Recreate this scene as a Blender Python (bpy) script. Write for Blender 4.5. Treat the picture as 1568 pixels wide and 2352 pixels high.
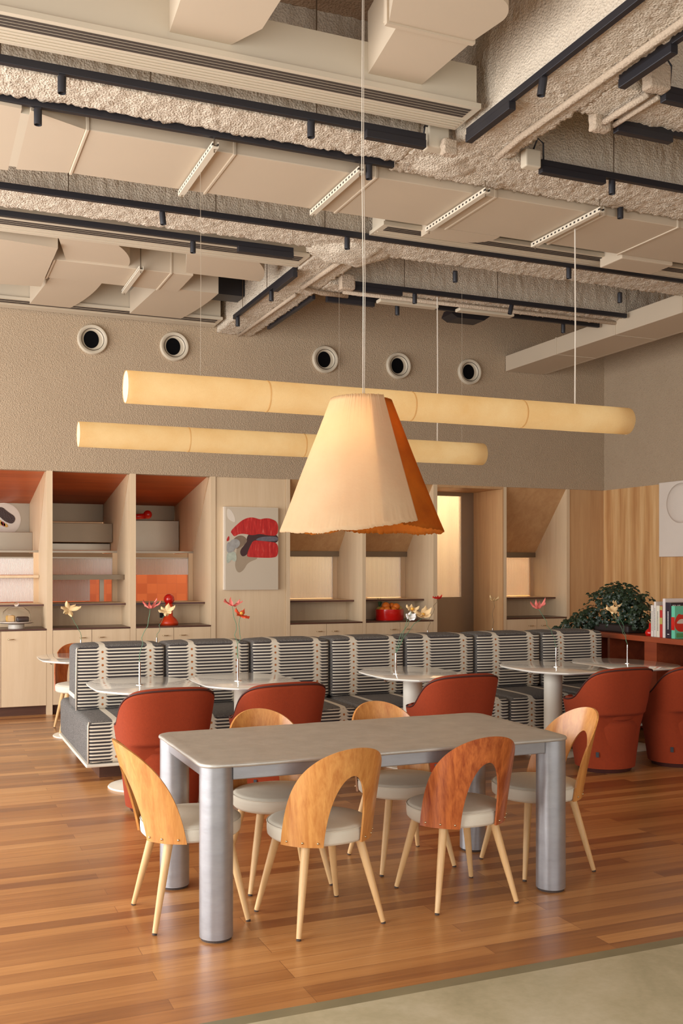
import bpy, bmesh, math, random
from mathutils import Vector, Matrix, noise
random.seed(7)
PI = math.pi
S = bpy.context.scene
for o in list(bpy.data.objects): bpy.data.objects.remove(o)
COL = S.collection

# ------------------------------------------------------------------ camera
F = 2310.0; CX = 784.0; HY = 1302.0; YAW = math.radians(22.8); CH = 1.6
cam = bpy.data.cameras.new('camera'); camo = bpy.data.objects.new('camera', cam); COL.objects.link(camo)
camo.location = (0, 0, CH); camo.rotation_euler = (PI/2, 0, -YAW)
cam.sensor_fit = 'HORIZONTAL'; cam.sensor_width = 24; cam.lens = 24*F/1568; cam.shift_y = (HY-1176)/1568
cam.clip_start = 0.05; cam.clip_end = 100
S.camera = camo
# ------------------------------------------------------------------ exposure, world, daylight
S.view_settings.view_transform = 'Standard'; S.view_settings.look = 'None'
S.view_settings.gamma = 1; S.view_settings.use_curve_mapping = False
S.view_settings.exposure = 0.04
W = bpy.data.worlds.new('daylight'); S.world = W; W.use_nodes = True
W.node_tree.nodes['Background'].inputs[0].default_value = (0.93, 0.96, 1.0, 1)
W.node_tree.nodes['Background'].inputs[1].default_value = 0.42
def area(name, loc, rot, sx, sy, power, color):
    l = bpy.data.lights.new(name, 'AREA'); l.shape = 'RECTANGLE'; l.size = sx; l.size_y = sy
    l.energy = power; l.color = color
    o = bpy.data.objects.new(name, l); COL.objects.link(o); o.location = loc; o.rotation_euler = rot
    return o
area('window_daylight_left', (-3.3, 5.6, 2.0), (0, -PI/2-.2, 0), 3.8, 9.5, 800, (0.97, 0.98, 1.0))
area('window_daylight_front', (1.5, -3.6, 2.0), (PI/2+.3, 0, 0), 9.0, 3.8, 235, (0.98, 0.98, 1.0))
area('kitchen_light', (2.0, 13.9, 2.9), (0, 0, 0), 5.5, 0.8, 95, (1.0, 0.90, 0.76))
area('pass_through_light', (5.15, 12.85, 2.9), (.35, 0, 0), 1.6, 0.3, 75, (1.0, 0.93, 0.80))
area('corridor_light', (7.4, 12.95, 2.9), (.2, 0, 0), 2.0, 0.3, 120, (1.0, 0.92, 0.76))

# ------------------------------------------------------------------ helpers
def at(px, py, x=None, y=None, z=None):
    """point of the room seen at pixel px,py on the plane x=, y= or z="""
    s, c = math.sin(YAW), math.cos(YAW)
    l = (px-CX)/F; v = (HY-py)/F; dx = l*c+s; dy = c-l*s
    d = (z-CH)/v if z is not None else (y/dy if y is not None else x/dx)
    return Vector((d*dx, d*dy, CH+v*d))
def srgb(r, g, b):
    f = lambda c: (c/255/12.92) if c/255 <= .04045 else ((c/255+.055)/1.055)**2.4
    return (f(r), f(g), f(b), 1)
def empty(name, loc=(0,0,0), rz=0, label=None, cat=None, group=None):
    o = bpy.data.objects.new(name, None); COL.objects.link(o); o.location = loc; o.rotation_euler = (0,0,rz)
    o.empty_display_size = .05
    return tag(o, label, cat, group)
def tag(o, label=None, cat=None, group=None, kind=None):
    if label: o['label'] = label
    if cat: o['category'] = cat
    if group: o['group'] = group
    if kind: o['kind'] = kind
    return o
def copy_tree(o, parent=None):
    c = o.copy(); COL.objects.link(c)
    if parent is not None: c.parent = parent
    for ch in o.children: copy_tree(ch, c)
    return c
class MB:
    def __init__(s): s.bm = bmesh.new()
    def face(s, pts):
        try: return s.bm.faces.new([s.bm.verts.new(p) for p in pts])
        except ValueError: return None
    def box(s, x0, x1, y0, y1, z0, z1):
        v = [s.bm.verts.new((x,y,z)) for x in (x0,x1) for y in (y0,y1) for z in (z0,z1)]
        for q in ((0,1,3,2),(4,6,7,5),(0,4,5,1),(2,3,7,6),(0,2,6,4),(1,5,7,3)): s.bm.faces.new([v[i] for i in q])
        return s
    def prism(s, poly, a, b, axis='z', mapf=None):
        """poly = 2-D outline, extruded from a to b along axis"""
        def P(u, v, w):
            if axis == 'z': return (u, v, w)
            if axis == 'x': return (w, u, v)
            return (u, w, v)
        lo = [s.bm.verts.new(P(u,v,a)) for u,v in poly]; hi = [s.bm.verts.new(P(u,v,b)) for u,v in poly]
        n = len(poly)
        s.bm.faces.new(lo); s.bm.faces.new(hi[::-1])
        for i in range(n): s.bm.faces.new((lo[i], hi[i], hi[(i+1)%n], lo[(i+1)%n]))
        return s
    def tube(s, pts, r, n=12, cap=True):
        pts = [Vector(p) for p in pts]; rr = r if isinstance(r, (list,tuple)) else [r]*len(pts)
        rings = []; ref = None
        for i, p in enumerate(pts):
            d = (pts[min(i+1,len(pts)-1)]-pts[max(i-1,0)]).normalized()
            if ref is None: ref = d.orthogonal().normalized()
            u = (ref - d*ref.dot(d)).normalized(); w = d.cross(u); ref = u
            rings.append([s.bm.verts.new(p+(u*math.cos(2*PI*k/n)+w*math.sin(2*PI*k/n))*rr[i]) for k in range(n)])
        for a, b in zip(rings, rings[1:]):
            for k in range(n): s.bm.faces.new((a[k], a[(k+1)%n], b[(k+1)%n], b[k]))
        if cap: s.bm.faces.new(rings[0][::-1]); s.bm.faces.new(rings[-1])
        return s
    def lathe(s, prof, c=(0,0,0), n=32, axis='z', sx=1, sy=1, cap=True):
        rings = []
        for r, h in prof:
            ring = []
            for k in range(n):
                a = 2*PI*k/n; u, v = r*math.cos(a)*sx, r*math.sin(a)*sy
                p = (u,v,h) if axis == 'z' else ((h,u,v) if axis == 'x' else (u,h,v))
                ring.append(s.bm.verts.new((c[0]+p[0], c[1]+p[1], c[2]+p[2])))
            rings.append(ring)
        for a, b in zip(rings, rings[1:]):
            for k in range(n): s.bm.faces.new((a[k], a[(k+1)%n], b[(k+1)%n], b[k]))
        if cap and prof[0][0] > 1e-5: s.bm.faces.new(rings[0][::-1])
        if cap and prof[-1][0] > 1e-5: s.bm.faces.new(rings[-1])
        bmesh.ops.remove_doubles(s.bm, verts=[v for r in (rings[0], rings[-1]) for v in r], dist=1e-6)
        return s
    def sphere(s, c, r, seg=20, sc=(1,1,1)):
        m = Matrix.Translation(c) @ Matrix.Diagonal((*sc,1))
        bmesh.ops.create_uvsphere(s.bm, u_segments=seg, v_segments=max(6,seg//2), radius=r, matrix=m); return s
    def grid(s, f, nu, nv, closed_u=False):
        vs = [[s.bm.verts.new(f(i/nu, j/nv)) for j in range(nv+1)] for i in range(nu if closed_u else nu+1)]
        for i in range(nu):
            a, b = vs[i], vs[(i+1)%len(vs)]
            for j in range(nv): s.bm.faces.new((a[j], b[j], b[j+1], a[j+1]))
        return vs
    def rbox(s, x0, x1, y0, y1, z0, z1, r=.02, k=3, mid=1, fn=None):
        """box with rounded edges; fn(p, local in [-1,1]^3) may bulge it"""
        c = Vector(((x0+x1)/2,(y0+y1)/2,(z0+z1)/2)); h = Vector(((x1-x0)/2,(y1-y0)/2,(z1-z0)/2))
        ax = []
        for i in range(3):
            rr = min(r, h[i]*.999); e = [rr*(1-math.tan((1-t/k)*PI/4)) for t in range(k+1)]
            L = [-h[i]+q for q in e]; inner = h[i]-rr
            M_ = [-inner+2*inner*j/mid for j in range(1, mid)]
            ax.append((L+M_+[-q for q in L[::-1]], rr))
        cache = {}
        def V(i,j,l):
            key = (i,j,l)
            if key in cache: return cache[key]
            p = Vector((ax[0][0][i], ax[1][0][j], ax[2][0][l]))
            q = Vector([max(-(h[a]-ax[a][1]), min(h[a]-ax[a][1], p[a])) for a in range(3)])
            d = p-q; rr = min(a[1] for a in ax)
            if d.length > 1e-9: p = q + d.normalized()*rr
            if fn: p = fn(p, Vector((p.x/h.x, p.y/h.y, p.z/h.z)))
            cache[key] = s.bm.verts.new(p+c); return cache[key]
        n = [len(a[0]) for a in ax]
        for a in range(3):
            b, g = (a+1)%3, (a+2)%3
            for side in (0, n[a]-1):
                for i in range(n[b]-1):
                    for j in range(n[g]-1):
                        idx = []
                        for (di,dj) in ((0,0),(1,0),(1,1),(0,1)):
                            t = [0,0,0]; t[a] = side; t[b] = i+di; t[g] = j+dj; idx.append(V(*t))
                        if side == 0: idx = idx[::-1]
                        if len(set(idx)) == 4: s.bm.faces.new(idx)
        return s
    def build(s, name, mat, parent=None, smooth=False, auto=None, loc=None, rot=None):
        bmesh.ops.recalc_face_normals(s.bm, faces=s.bm.faces)
        me = bpy.data.meshes.new(name); s.bm.to_mesh(me); s.bm.free()
        o = bpy.data.objects.new(name, me); COL.objects.link(o)
        if mat: me.materials.append(mat)
        if smooth or auto:
            me.shade_smooth()
            if auto: me.set_sharp_from_angle(angle=math.radians(auto))
        if parent: o.parent = parent
        if loc is not None: o.location = loc
        if rot is not None: o.rotation_euler = rot
        return o
def struct(name, mb, mat, **k): return tag(mb.build(name, mat, **k), kind='structure')
def chaikin(p, n=2, closed=True):
    for _ in range(n):
        q = []
        for i in range(len(p) if closed else len(p)-1):
            a, b = p[i], p[(i+1)%len(p)]
            q += [(a[0]*.75+b[0]*.25, a[1]*.75+b[1]*.25), (a[0]*.25+b[0]*.75, a[1]*.25+b[1]*.75)]
        if not closed: q = [p[0]]+q+[p[-1]]
        p = q
    return p

# ------------------------------------------------------------------ materials
class NT:
    def __init__(s, name):
        s.m = bpy.data.materials.new(name); s.m.use_nodes = True; s.t = s.m.node_tree
        s.b = s.t.nodes['Principled BSDF']; s.out = s.t.nodes['Material Output']
    def n(s, typ, **kw):
        nd = s.t.nodes.new(typ)
        for k, v in kw.items():
            if k in nd.inputs: nd.inputs[k].default_value = v
            else: setattr(nd, k, v)
        return nd
    def l(s, a, b): s.t.links.new(a, b)
    def math(s, op, a, b=None, clamp=False):
        nd = s.t.nodes.new('ShaderNodeMath'); nd.operation = op; nd.use_clamp = clamp
        for i, x in enumerate((a, b)):
            if x is None: continue
            if isinstance(x, (int,float)): nd.inputs[i].default_value = x
            else: s.l(x, nd.inputs[i])
        return nd.outputs[0]
    def mix(s, f, a, b):
        nd = s.t.nodes.new('ShaderNodeMix'); nd.data_type = 'RGBA'
        for i, x in ((0,f),(6,a),(7,b)):
            if isinstance(x, (int,float,tuple)): nd.inputs[i].default_value = x
            else: s.l(x, nd.inputs[i])
        return nd.outputs[2]
    def coords(s, scale=(1,1,1), rot=(0,0,0), kind='Object', loc=(0,0,0)):
        tc = s.n('ShaderNodeTexCoord'); mp = s.n('ShaderNodeMapping')
        mp.inputs['Scale'].default_value = scale; mp.inputs['Rotation'].default_value = rot; mp.inputs['Location'].default_value = loc
        s.l(tc.outputs[kind], mp.inputs[0]); return mp.outputs[0]
    def noise(s, vec, scale, detail=4, rough=.55, dist=0):
        nd = s.n('ShaderNodeTexNoise'); nd.inputs['Scale'].default_value = scale; nd.inputs['Detail'].default_value = detail
        nd.inputs['Roughness'].default_value = rough; nd.inputs['Distortion'].default_value = dist
        if vec is not None: s.l(vec, nd.inputs['Vector'])
        return nd.outputs[0]
    def ramp(s, f, stops):
        nd = s.n('ShaderNodeValToRGB'); e = nd.color_ramp.elements
        while len(e) < len(stops): e.new(.5)
        for el, (p, c) in zip(e, stops): el.position = p; el.color = c
        s.l(f, nd.inputs[0]); return nd.outputs[0]
    def bump(s, h, strength=.3, dist=.01, nrm=None):
        nd = s.n('ShaderNodeBump'); nd.inputs['Strength'].default_value = strength; nd.inputs['Distance'].default_value = dist
        s.l(h, nd.inputs['Height'])
        if nrm: s.l(nrm, nd.inputs['Normal'])
        return nd.outputs[0]
    def set(s, **kw):
        for k, v in kw.items():
            i = s.b.inputs[k.replace('_', ' ')]
            if hasattr(v, 'is_linked'): s.l(v, i)
            else: i.default_value = v
        return s
def plain(name, col, rough=.5, metal=0, var=.08, scale=6, bump=0, bscale=60, **kw):
    t = NT(name); v = t.coords()
    n_ = t.noise(v, scale, 4)
    c2 = tuple(c*(1-var*2) for c in col[:3])+(1,)
    t.set(Base_Color=t.mix(n_, col, c2), Roughness=rough, Metallic=metal, **kw)
    if bump: t.set(Normal=t.bump(t.noise(v, bscale, 6), bump, .01))
    return t.m
def wood(name, c1, c2, axis='z', rough=.45, scale=1.0, contrast=0, coat=0):
    t = NT(name); oi = t.n('ShaderNodeObjectInfo')
    sc = {'z': (14*scale,14*scale,.9*min(scale,1)), 'x': (.9*min(scale,1),14*scale,14*scale), 'y': (14*scale,.9*min(scale,1),14*scale)}[axis]
    v = t.coords(sc); add = t.n('ShaderNodeVectorMath', operation='ADD'); t.l(v, add.inputs[0])
    mul = t.n('ShaderNodeVectorMath', operation='SCALE'); t.l(oi.outputs['Random'], mul.inputs[3]); mul.inputs[0].default_value = (37, 11, 23)
    t.l(mul.outputs[0], add.inputs[1]); v = add.outputs[0]
    a = t.noise(v, 1.0, 5, .6, .6); b = t.noise(v, 6.0, 3, .5)
    f = t.math('ADD', t.math('MULTIPLY', a, .8), t.math('MULTIPLY', b, .25))
    col = t.ramp(f, [(.28+contrast, c2), (.72-contrast, c1)])
    t.set(Base_Color=col, Roughness=rough, Coat_Weight=coat, Coat_Roughness=.2)
    t.set(Normal=t.bump(b, .08, .002)); return t.m
def spray(name, col, dark, scale=55, strength=.7, dist=.012):
    t = NT(name); v = t.coords(kind='Object')
    vo = t.n('ShaderNodeTexVoronoi'); vo.inputs['Scale'].default_value = scale; t.l(v, vo.inputs['Vector'])
    n1 = t.noise(v, scale*.8, 6, .7); n2 = t.noise(v, 3, 3)
    h = t.math('ADD', vo.outputs['Distance'], n1)
    c = t.mix(t.math('MULTIPLY', n2, .6), col, dark)
    pit_shade = t.ramp(n1, [(.30, (.78,.75,.72,1)), (.46, (1,1,1,1))])  # hollows of the bump darkened in the colour, standing in for shade
    mu = t.n('ShaderNodeMix', data_type='RGBA', blend_type='MULTIPLY'); mu.inputs[0].default_value = 1
    t.l(c, mu.inputs[6]); t.l(pit_shade, mu.inputs[7])
    t.set(Base_Color=mu.outputs[2], Roughness=.95, Normal=t.bump(h, strength, dist)); return t.m
CREAM = srgb(214,194,170)
M = {}
M['spray'] = spray('sprayed_plaster', srgb(226,211,188), srgb(208,188,164), 75, .9, .012)
M['spray_fine'] = spray('fine_sprayed_plaster', srgb(196,176,152), srgb(176,154,130), 70, .6, .012)
M['stucco'] = spray('stucco', srgb(190,167,138), srgb(174,150,122), 85, .7, .010)
M['slab'] = spray('ceiling_slab', srgb(186,158,128), srgb(150,118,90), 60, .7, .012)
M['duct'] = plain('painted_duct', srgb(198,180,155), .55, var=.03, scale=2)
M['plenum'] = plain('painted_plenum', srgb(203,189,165), .55, var=.03, scale=2)
M['slot'] = plain('slot_shadow_gap', srgb(70,58,48), .8)
M['black'] = plain('black_metal', srgb(34,32,36), .45, var=.05)
M['blackgap'] = plain('black_void', srgb(10,9,10), .9, Specular_IOR_Level=.1)
M['maple'] = wood('maple_veneer', srgb(222,197,162), srgb(208,180,142), 'z', .5, .7)
M['maple_edge'] = wood('maple_edge', srgb(222,192,154), srgb(206,170,128), 'z', .5, .7)
M['maple_dark'] = wood('maple_veneer_warm', srgb(206,164,116), srgb(184,138,92), 'z', .5, .7)
M['soffit_red'] = wood('cherry_soffit', srgb(206,108,56), srgb(160,72,34), 'x', .4, .35)
M['walnut_top'] = wood('dark_wood_worktop', srgb(96,58,44), srgb(66,38,30), 'x', .3, .8)
M['steel'] = plain('brushed_steel', srgb(172,158,138), .36, 1, .10, 2)
M['steel_dark'] = plain('dark_steel', srgb(140,122,100), .4, .85, .12, 2)
M['chrome'] = plain('chrome', srgb(225,220,210), .12, 1, .02)
M['gold'] = plain('satin_nickel', srgb(205,185,150), .25, 1, .02)
M['white'] = plain('white_lacquer', srgb(250,246,234), .08, 0, .02, Coat_Weight=.7, Coat_Roughness=.05)
M['white_matt'] = plain('white_painted_metal', srgb(236,228,210), .45, 0, .02)
M['honey'] = wood('honey_plywood', srgb(220,158,86), srgb(180,108,48), 'z', .35, 2.2, .03, coat=.25)
M['reddish'] = wood('reddish_plywood', srgb(200,112,54), srgb(132,52,20), 'z', .35, 2.2, .06, coat=.25)
M['beech'] = wood('beech_leg', srgb(228,190,136), srgb(208,162,104), 'z', .45, 1)
M['rubber'] = plain('rubber_foot', srgb(70,56,48), .7)
M['cushion'] = plain('cream_upholstery', srgb(226,217,196), .95, 0, .04, 8, .25, 500)
M['rust'] = plain('rust_wool_upholstery', srgb(156,57,17), .95, 0, .12, 60, .35, 420)
M['piping'] = plain('dark_brown_piping', srgb(74,34,28), .6)
M['console'] = wood('mahogany', srgb(162,76,42), srgb(120,48,28), 'y', .35, .6, coat=.2)
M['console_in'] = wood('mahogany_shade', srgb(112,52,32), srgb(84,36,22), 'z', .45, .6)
M['red'] = plain('red_gloss', srgb(205,24,18), .2, 0, .03, Coat_Weight=.5)
M['orange_red'] = plain('orange_red_gloss', srgb(214,62,22), .35, 0, .03)
M['orange'] = plain('orange_peel', srgb(232,122,30), .5, 0, .08, 20, .2, 200)
M['lemon'] = plain('pale_green_fruit', srgb(190,170,90), .5)
M['green_dark'] = plain('pineapple_leaf', srgb(70,96,60), .6)
M['leaf'] = plain('ivy_leaf', srgb(38,58,34), .45, 0, .3, 9)
M['soil'] = plain('dark_planter', srgb(40,28,24), .6)
M['plate'] = plain('pale_stoneware', srgb(222,208,190), .35)
M['cake_dark'] = plain('chocolate', srgb(66,36,24), .4, 0, .3, 40, .4, 80)
M['cake_light'] = plain('sponge_cake', srgb(222,170,84), .7, 0, .15, 40)
M['berry'] = plain('berry_red', srgb(150,36,24), .4)
M['picture'] = plain('picture_ground', srgb(204,188,164), .3, 0, .05, 1.5)
M['acrylic'] = plain('pale_acrylic_frame', srgb(226,212,192), .12, 0, .02)
M['lip'] = NT('printed_red_lip'); 
t = M['lip']; v = t.coords((60,60,9)); n_ = t.noise(v, 1, 4)
t.set(Base_Color=t.ramp(n_, [(.35, srgb(168,18,16)), (.6, srgb(196,36,30)), (.75, srgb(214,110,96))]), Roughness=.35); M['lip'] = t.m
M['print_dark'] = plain('printed_shadow', srgb(66,36,36), .4)
M['print_shade'] = plain('printed_soft_shadow', srgb(168,148,122), .4)
M['print_teeth'] = plain('printed_teeth', srgb(120,116,124), .4, 0, .3, 30)
M['print_glass'] = plain('printed_glass', srgb(186,182,174), .3, 0, .3, 25)
M['print_glass2'] = plain('printed_pale_glass', srgb(206,212,190), .3, 0, .3, 25)
M['print_brown'] = plain('printed_brown', srgb(150,124,100), .4, 0, .3, 12)
M['canvas'] = plain('white_relief', srgb(228,214,198), .8, 0, .03, 3, .2, 90)
M['tile'] = NT('orange_tile'); t = M['tile']
v = t.coords(rot=(PI/2,0,0)); br = t.n('ShaderNodeTexBrick', offset=0.0); t.l(v, br.inputs['Vector'])
br.inputs['Color1'].default_value = srgb(178,96,56); br.inputs['Color2'].default_value = srgb(160,80,46); br.inputs['Mortar'].default_value = srgb(160,84,54)
br.inputs['Scale'].default_value = 1; br.inputs['Brick Width'].default_value = .15; br.inputs['Row Height'].default_value = .15; br.inputs['Mortar Size'].default_value = .003
t.set(Base_Color=br.outputs[0], Roughness=.3); M['tile'] = t.m
M['kitchen_wall'] = plain('kitchen_pale_wall', srgb(244,220,176), .6)
t = NT('slotted_channel'); v = t.coords(); s_ = t.n('ShaderNodeSeparateXYZ'); t.l(v, s_.inputs[0])
a = t.math('LESS_THAN', t.math('FRACT', t.math('DIVIDE', t.math('ADD', s_.outputs[1], 5), .05)), .45)
b = t.math('LESS_THAN', t.math('ABSOLUTE', t.math('SUBTRACT', s_.outputs[2], .018)), .007)
t.set(Base_Color=t.mix(t.math('MULTIPLY', a, b), srgb(212,200,178), srgb(40,34,30)), Roughness=.5); M['slotted'] = t.m
# right-hand wood veneer, gently waving bands of grain
t = NT('book_matched_veneer'); v = t.coords((1,1,1))
sep = t.n('ShaderNodeSeparateXYZ'); t.l(v, sep.inputs[0])
w = t.math('SINE', t.math('MULTIPLY', t.math('ADD', sep.outputs[1], t.math('MULTIPLY', t.noise(v, 1.3, 2), .12)), 24))
g = t.noise(t.coords((20,20,1.0)), 1, 5, .6)
f = t.math('ADD', t.math('MULTIPLY', w, .16), g)
t.set(Base_Color=t.ramp(f, [(.2, srgb(188,134,82)), (.55, srgb(212,164,108)), (.8, srgb(226,184,130))]), Roughness=.5); M['veneer'] = t.m
# floor boards
t = NT('oiled_plank_floor'); v = t.coords()
br = t.n('ShaderNodeTexBrick', offset=.37, offset_frequency=3); t.l(v, br.inputs['Vector'])
br.inputs['Scale'].default_value = 1; br.inputs['Brick Width'].default_value = 1.35; br.inputs['Row Height'].default_value = .092
br.inputs['Mortar Size'].default_value = .0012; br.inputs['Bias'].default_value = 0
br.inputs['Color1'].default_value = (0,0,0,1); br.inputs['Color2'].default_value = (1,1,1,1); br.inputs['Mortar'].default_value = (.2,.2,.2,1)
br2 = t.n('ShaderNodeTexBrick', offset=.61, offset_frequency=2)
t.l(t.coords(loc=(.5, .046, 0)), br2.inputs['Vector'])
for k_, q in (('Scale',1),('Brick Width',2.1),('Row Height',.184),('Mortar Size',0)): br2.inputs[k_].default_value = q
br2.inputs['Color1'].default_value = (0,0,0,1); br2.inputs['Color2'].default_value = (1,1,1,1)
g = t.noise(t.coords((1.6,38,1)), 1, 6, .6, .4); g2 = t.noise(t.coords((.5,9,1)), 1, 3, .5)
f = t.math('ADD', t.math('ADD', t.math('MULTIPLY', br.outputs[0], .42), t.math('MULTIPLY', g, .45)), t.math('MULTIPLY', g2, .25))
col = t.ramp(f, [(.25, srgb(118,68,34)), (.50, srgb(160,104,54)), (.72, srgb(190,132,74)), (.9, srgb(214,162,104))])
dk = t.math('MULTIPLY', br.outputs['Fac'], .55)
t.set(Base_Color=t.mix(dk, col, srgb(84,42,20)), Roughness=t.math('ADD', t.math('MULTIPLY', g2, .25), .24), Normal=t.bump(g, .06, .002), Specular_IOR_Level=.5, Coat_Weight=.6, Coat_Roughness=.28); M['floor'] = t.m
# concrete
t = NT('polished_concrete'); v = t.coords()
a = t.noise(v, 1.6, 6, .6, .5); b = t.noise(v, 30, 5, .6)
f = t.math('ADD', t.math('MULTIPLY', a, .85), t.math('MULTIPLY', b, .2))
t.set(Base_Color=t.ramp(f, [(.35, srgb(150,142,110)), (.52, srgb(176,166,134)), (.7, srgb(196,186,158))]), Roughness=.4, Normal=t.bump(b, .05, .003)); M['concrete'] = t.m
M['concrete_edge'] = plain('concrete_edge', srgb(140,130,98), .45, 0, .2, 5)
# hand-finished aluminium
t = NT('hand_finished_aluminium'); v = t.coords((3,42,8))
a = t.noise(v, 1.6, 6, .65); b = t.noise(t.coords((3,3,3)), 3, 4)
t.set(Base_Color=t.mix(b, srgb(206,200,188), srgb(170,164,152)), Metallic=.5, Roughness=t.math('ADD', t.math('MULTIPLY', a, .3), .27),
      Normal=t.bump(t.math('ADD', a, b), .4, .006)); M['alu'] = t.m
t = NT('brushed_aluminium_leg'); v = t.coords((3,3,8)); a = t.noise(v, 2.2, 5, .6)
t.set(Base_Color=t.mix(a, srgb(176,174,174), srgb(146,145,146)), Metallic=.6, Roughness=.4, Normal=t.bump(a, .12, .01)); M['alu_leg'] = t.m
# banquette fabric: black stripes, cream bands with brown dots on the fronts, grey weave elsewhere
def banquette_fabric(name, pitch=.0262, x_bands=(.215,.60), period=.7307, side='grey'):
    t = NT(name); v = t.coords(); s_ = t.n('ShaderNodeSeparateXYZ'); t.l(v, s_.inputs[0])
    x, y, z = s_.outputs
    ge = t.n('ShaderNodeNewGeometry'); nn = t.n('ShaderNodeSeparateXYZ'); t.l(ge.outputs['True Normal'], nn.inputs[0])
    mod = t.math('MODULO', t.math('ADD', x, period*10), period)
    ds = [t.math('ABSOLUTE', t.math('SUBTRACT', mod, b_)) for b_ in x_bands]
    d = t.math('MINIMUM', ds[0], ds[1])
    zz = t.math('DIVIDE', z, pitch); fr = t.math('FRACT', zz)
    dark = t.math('LESS_THAN', fr, .55)
    cut = t.math('GREATER_THAN', d, t.math('ADD', .024, t.math('MULTIPLY', t.math('SUBTRACT', .5, fr), .045)))
    stripe = t.math('MULTIPLY', dark, cut)
    dz = t.math('MULTIPLY', t.math('SUBTRACT', t.math('FRACT', t.math('DIVIDE', z, pitch*2)), .5), pitch*2)
    dot = t.math('LESS_THAN', t.math('SQRT', t.math('ADD', t.math('MULTIPLY', d, d), t.math('MULTIPLY', dz, dz))), .0095)
    nz = t.noise(v, 260, 2)
    front = t.mix(stripe, srgb(212,202,182), t.mix(nz, srgb(34,30,32), srgb(70,64,64)))
    front = t.mix(dot, front, srgb(168,100,48))
    weave = t.ramp(t.noise(v, 330, 2, .5), [(.42, srgb(44,41,42)), (.60, srgb(138,132,124))])
    inband = t.math('LESS_THAN', d, .024)
    top = t.mix(inband, weave, srgb(212,202,182))
    side_ = weave
    isfront = t.math('GREATER_THAN', t.math('ABSOLUTE', nn.outputs[1]), .75)
    istop = t.math('GREATER_THAN', t.math('ABSOLUTE', nn.outputs[2]), .6)
    c = t.mix(istop, side_, top); c = t.mix(isfront, c, front)
    t.set(Base_Color=c, Roughness=.95, Normal=t.bump(t.noise(v, 300, 3), .3, .003)); return t.m
M['stripe'] = banquette_fabric('striped_banquette_fabric')
M['cream_piping'] = plain('cream_piping', srgb(216,206,188), .9)
M['weave'] = plain('grey_weave', srgb(110,106,106), .95)
M['plinth'] = wood('dark_plinth', srgb(92,56,36), srgb(70,40,26), 'x', .5)
# fluted glass
t = NT('fluted_glass'); v = t.coords(); s_ = t.n('ShaderNodeSeparateXYZ'); t.l(v, s_.inputs[0])
w = t.math('SINE', t.math('MULTIPLY', s_.outputs[0], 2*PI/.014))
t.set(Base_Color=(1,.96,.9,1), Transmission_Weight=.45, Roughness=.35, IOR=1.2, Normal=t.bump(w, .5, .003)); M['fluted'] = t.m
t = NT('clear_glass'); t.set(Base_Color=(1,1,1,1), Transmission_Weight=1.0, Roughness=.02, IOR=1.2); M['glass'] = t.m
# lamp papers
def paper(name, c1, c2, trans=.55, fib=True, scale=3):
    t = NT(name); v = t.coords(); n1 = t.noise(v, scale, 4, .6); n2 = t.noise(t.coords((30,30,30)), 3.0, 5, .7, 2.5)
    c = t.mix(n1, c1, c2)
    if fib: 
        fm = t.ramp(n2, [(.485, (1,1,1,1)), (.497, (.72,.58,.38,1)), (.509, (1,1,1,1))])
        mu = t.n('ShaderNodeMix', data_type='RGBA', blend_type='MULTIPLY'); mu.inputs[0].default_value = .8
        t.l(c, mu.inputs[6]); t.l(fm, mu.inputs[7]); c = mu.outputs[2]
    df = t.n('ShaderNodeBsdfDiffuse'); tr = t.n('ShaderNodeBsdfTranslucent'); mx = t.n('ShaderNodeMixShader')
    t.l(c, df.inputs[0]); t.l(c, tr.inputs[0]); mx.inputs[0].default_value = trans
    bp = t.bump(t.noise(v, 12, 5), .4, .01); t.l(bp, df.inputs['Normal'])
    t.l(df.outputs[0], mx.inputs[1]); t.l(tr.outputs[0], mx.inputs[2]); t.l(mx.outputs[0], t.out.inputs[0]); return t.m
M['parchment'] = paper('glowing_parchment', srgb(250,232,186), srgb(230,190,126), .6)
M['paper_end'] = paper('pale_paper_end', srgb(250,238,214), srgb(246,230,200), .5, False)
M['shade_cream'] = paper('cream_pulp_paper', srgb(238,218,180), srgb(232,198,156), .58, False, 4)
M['shade_orange'] = paper('amber_pulp_paper', srgb(226,140,48), srgb(150,70,36), .45, False, 5)
def emit(name, col, st):
    t = NT(name); t.set(Base_Color=(0,0,0,1), Emission_Color=col, Emission_Strength=st); return t.m
M['led'] = emit('led_rod', (1.0,.96,.88,1), 2.5)
M['petal_cream'] = plain('cream_paper_petal', srgb(238,204,150), .8, 0, .06)
M['petal_pink'] = plain('pink_paper_petal', srgb(238,128,116), .8, 0, .08)
M['petal_orange'] = plain('orange_paper_petal', srgb(228,78,36), .8, 0, .06)
M['petal_red'] = plain('red_paper_petal', srgb(214,40,24), .8)
M['petal_white'] = plain('white_paper_petal', srgb(236,232,226), .8)
M['stem'] = plain('green_wire_stem', srgb(88,128,96), .6)
M['stem_brown'] = plain('brown_wire_stem', srgb(110,90,60), .6)
M['stamen'] = plain('yellow_stamen', srgb(236,176,70), .7)
M['cable'] = plain('clear_pendant_cable', srgb(220,208,190), .3)
M['wire'] = plain('steel_wire', srgb(200,186,165), .3, .5)

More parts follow.
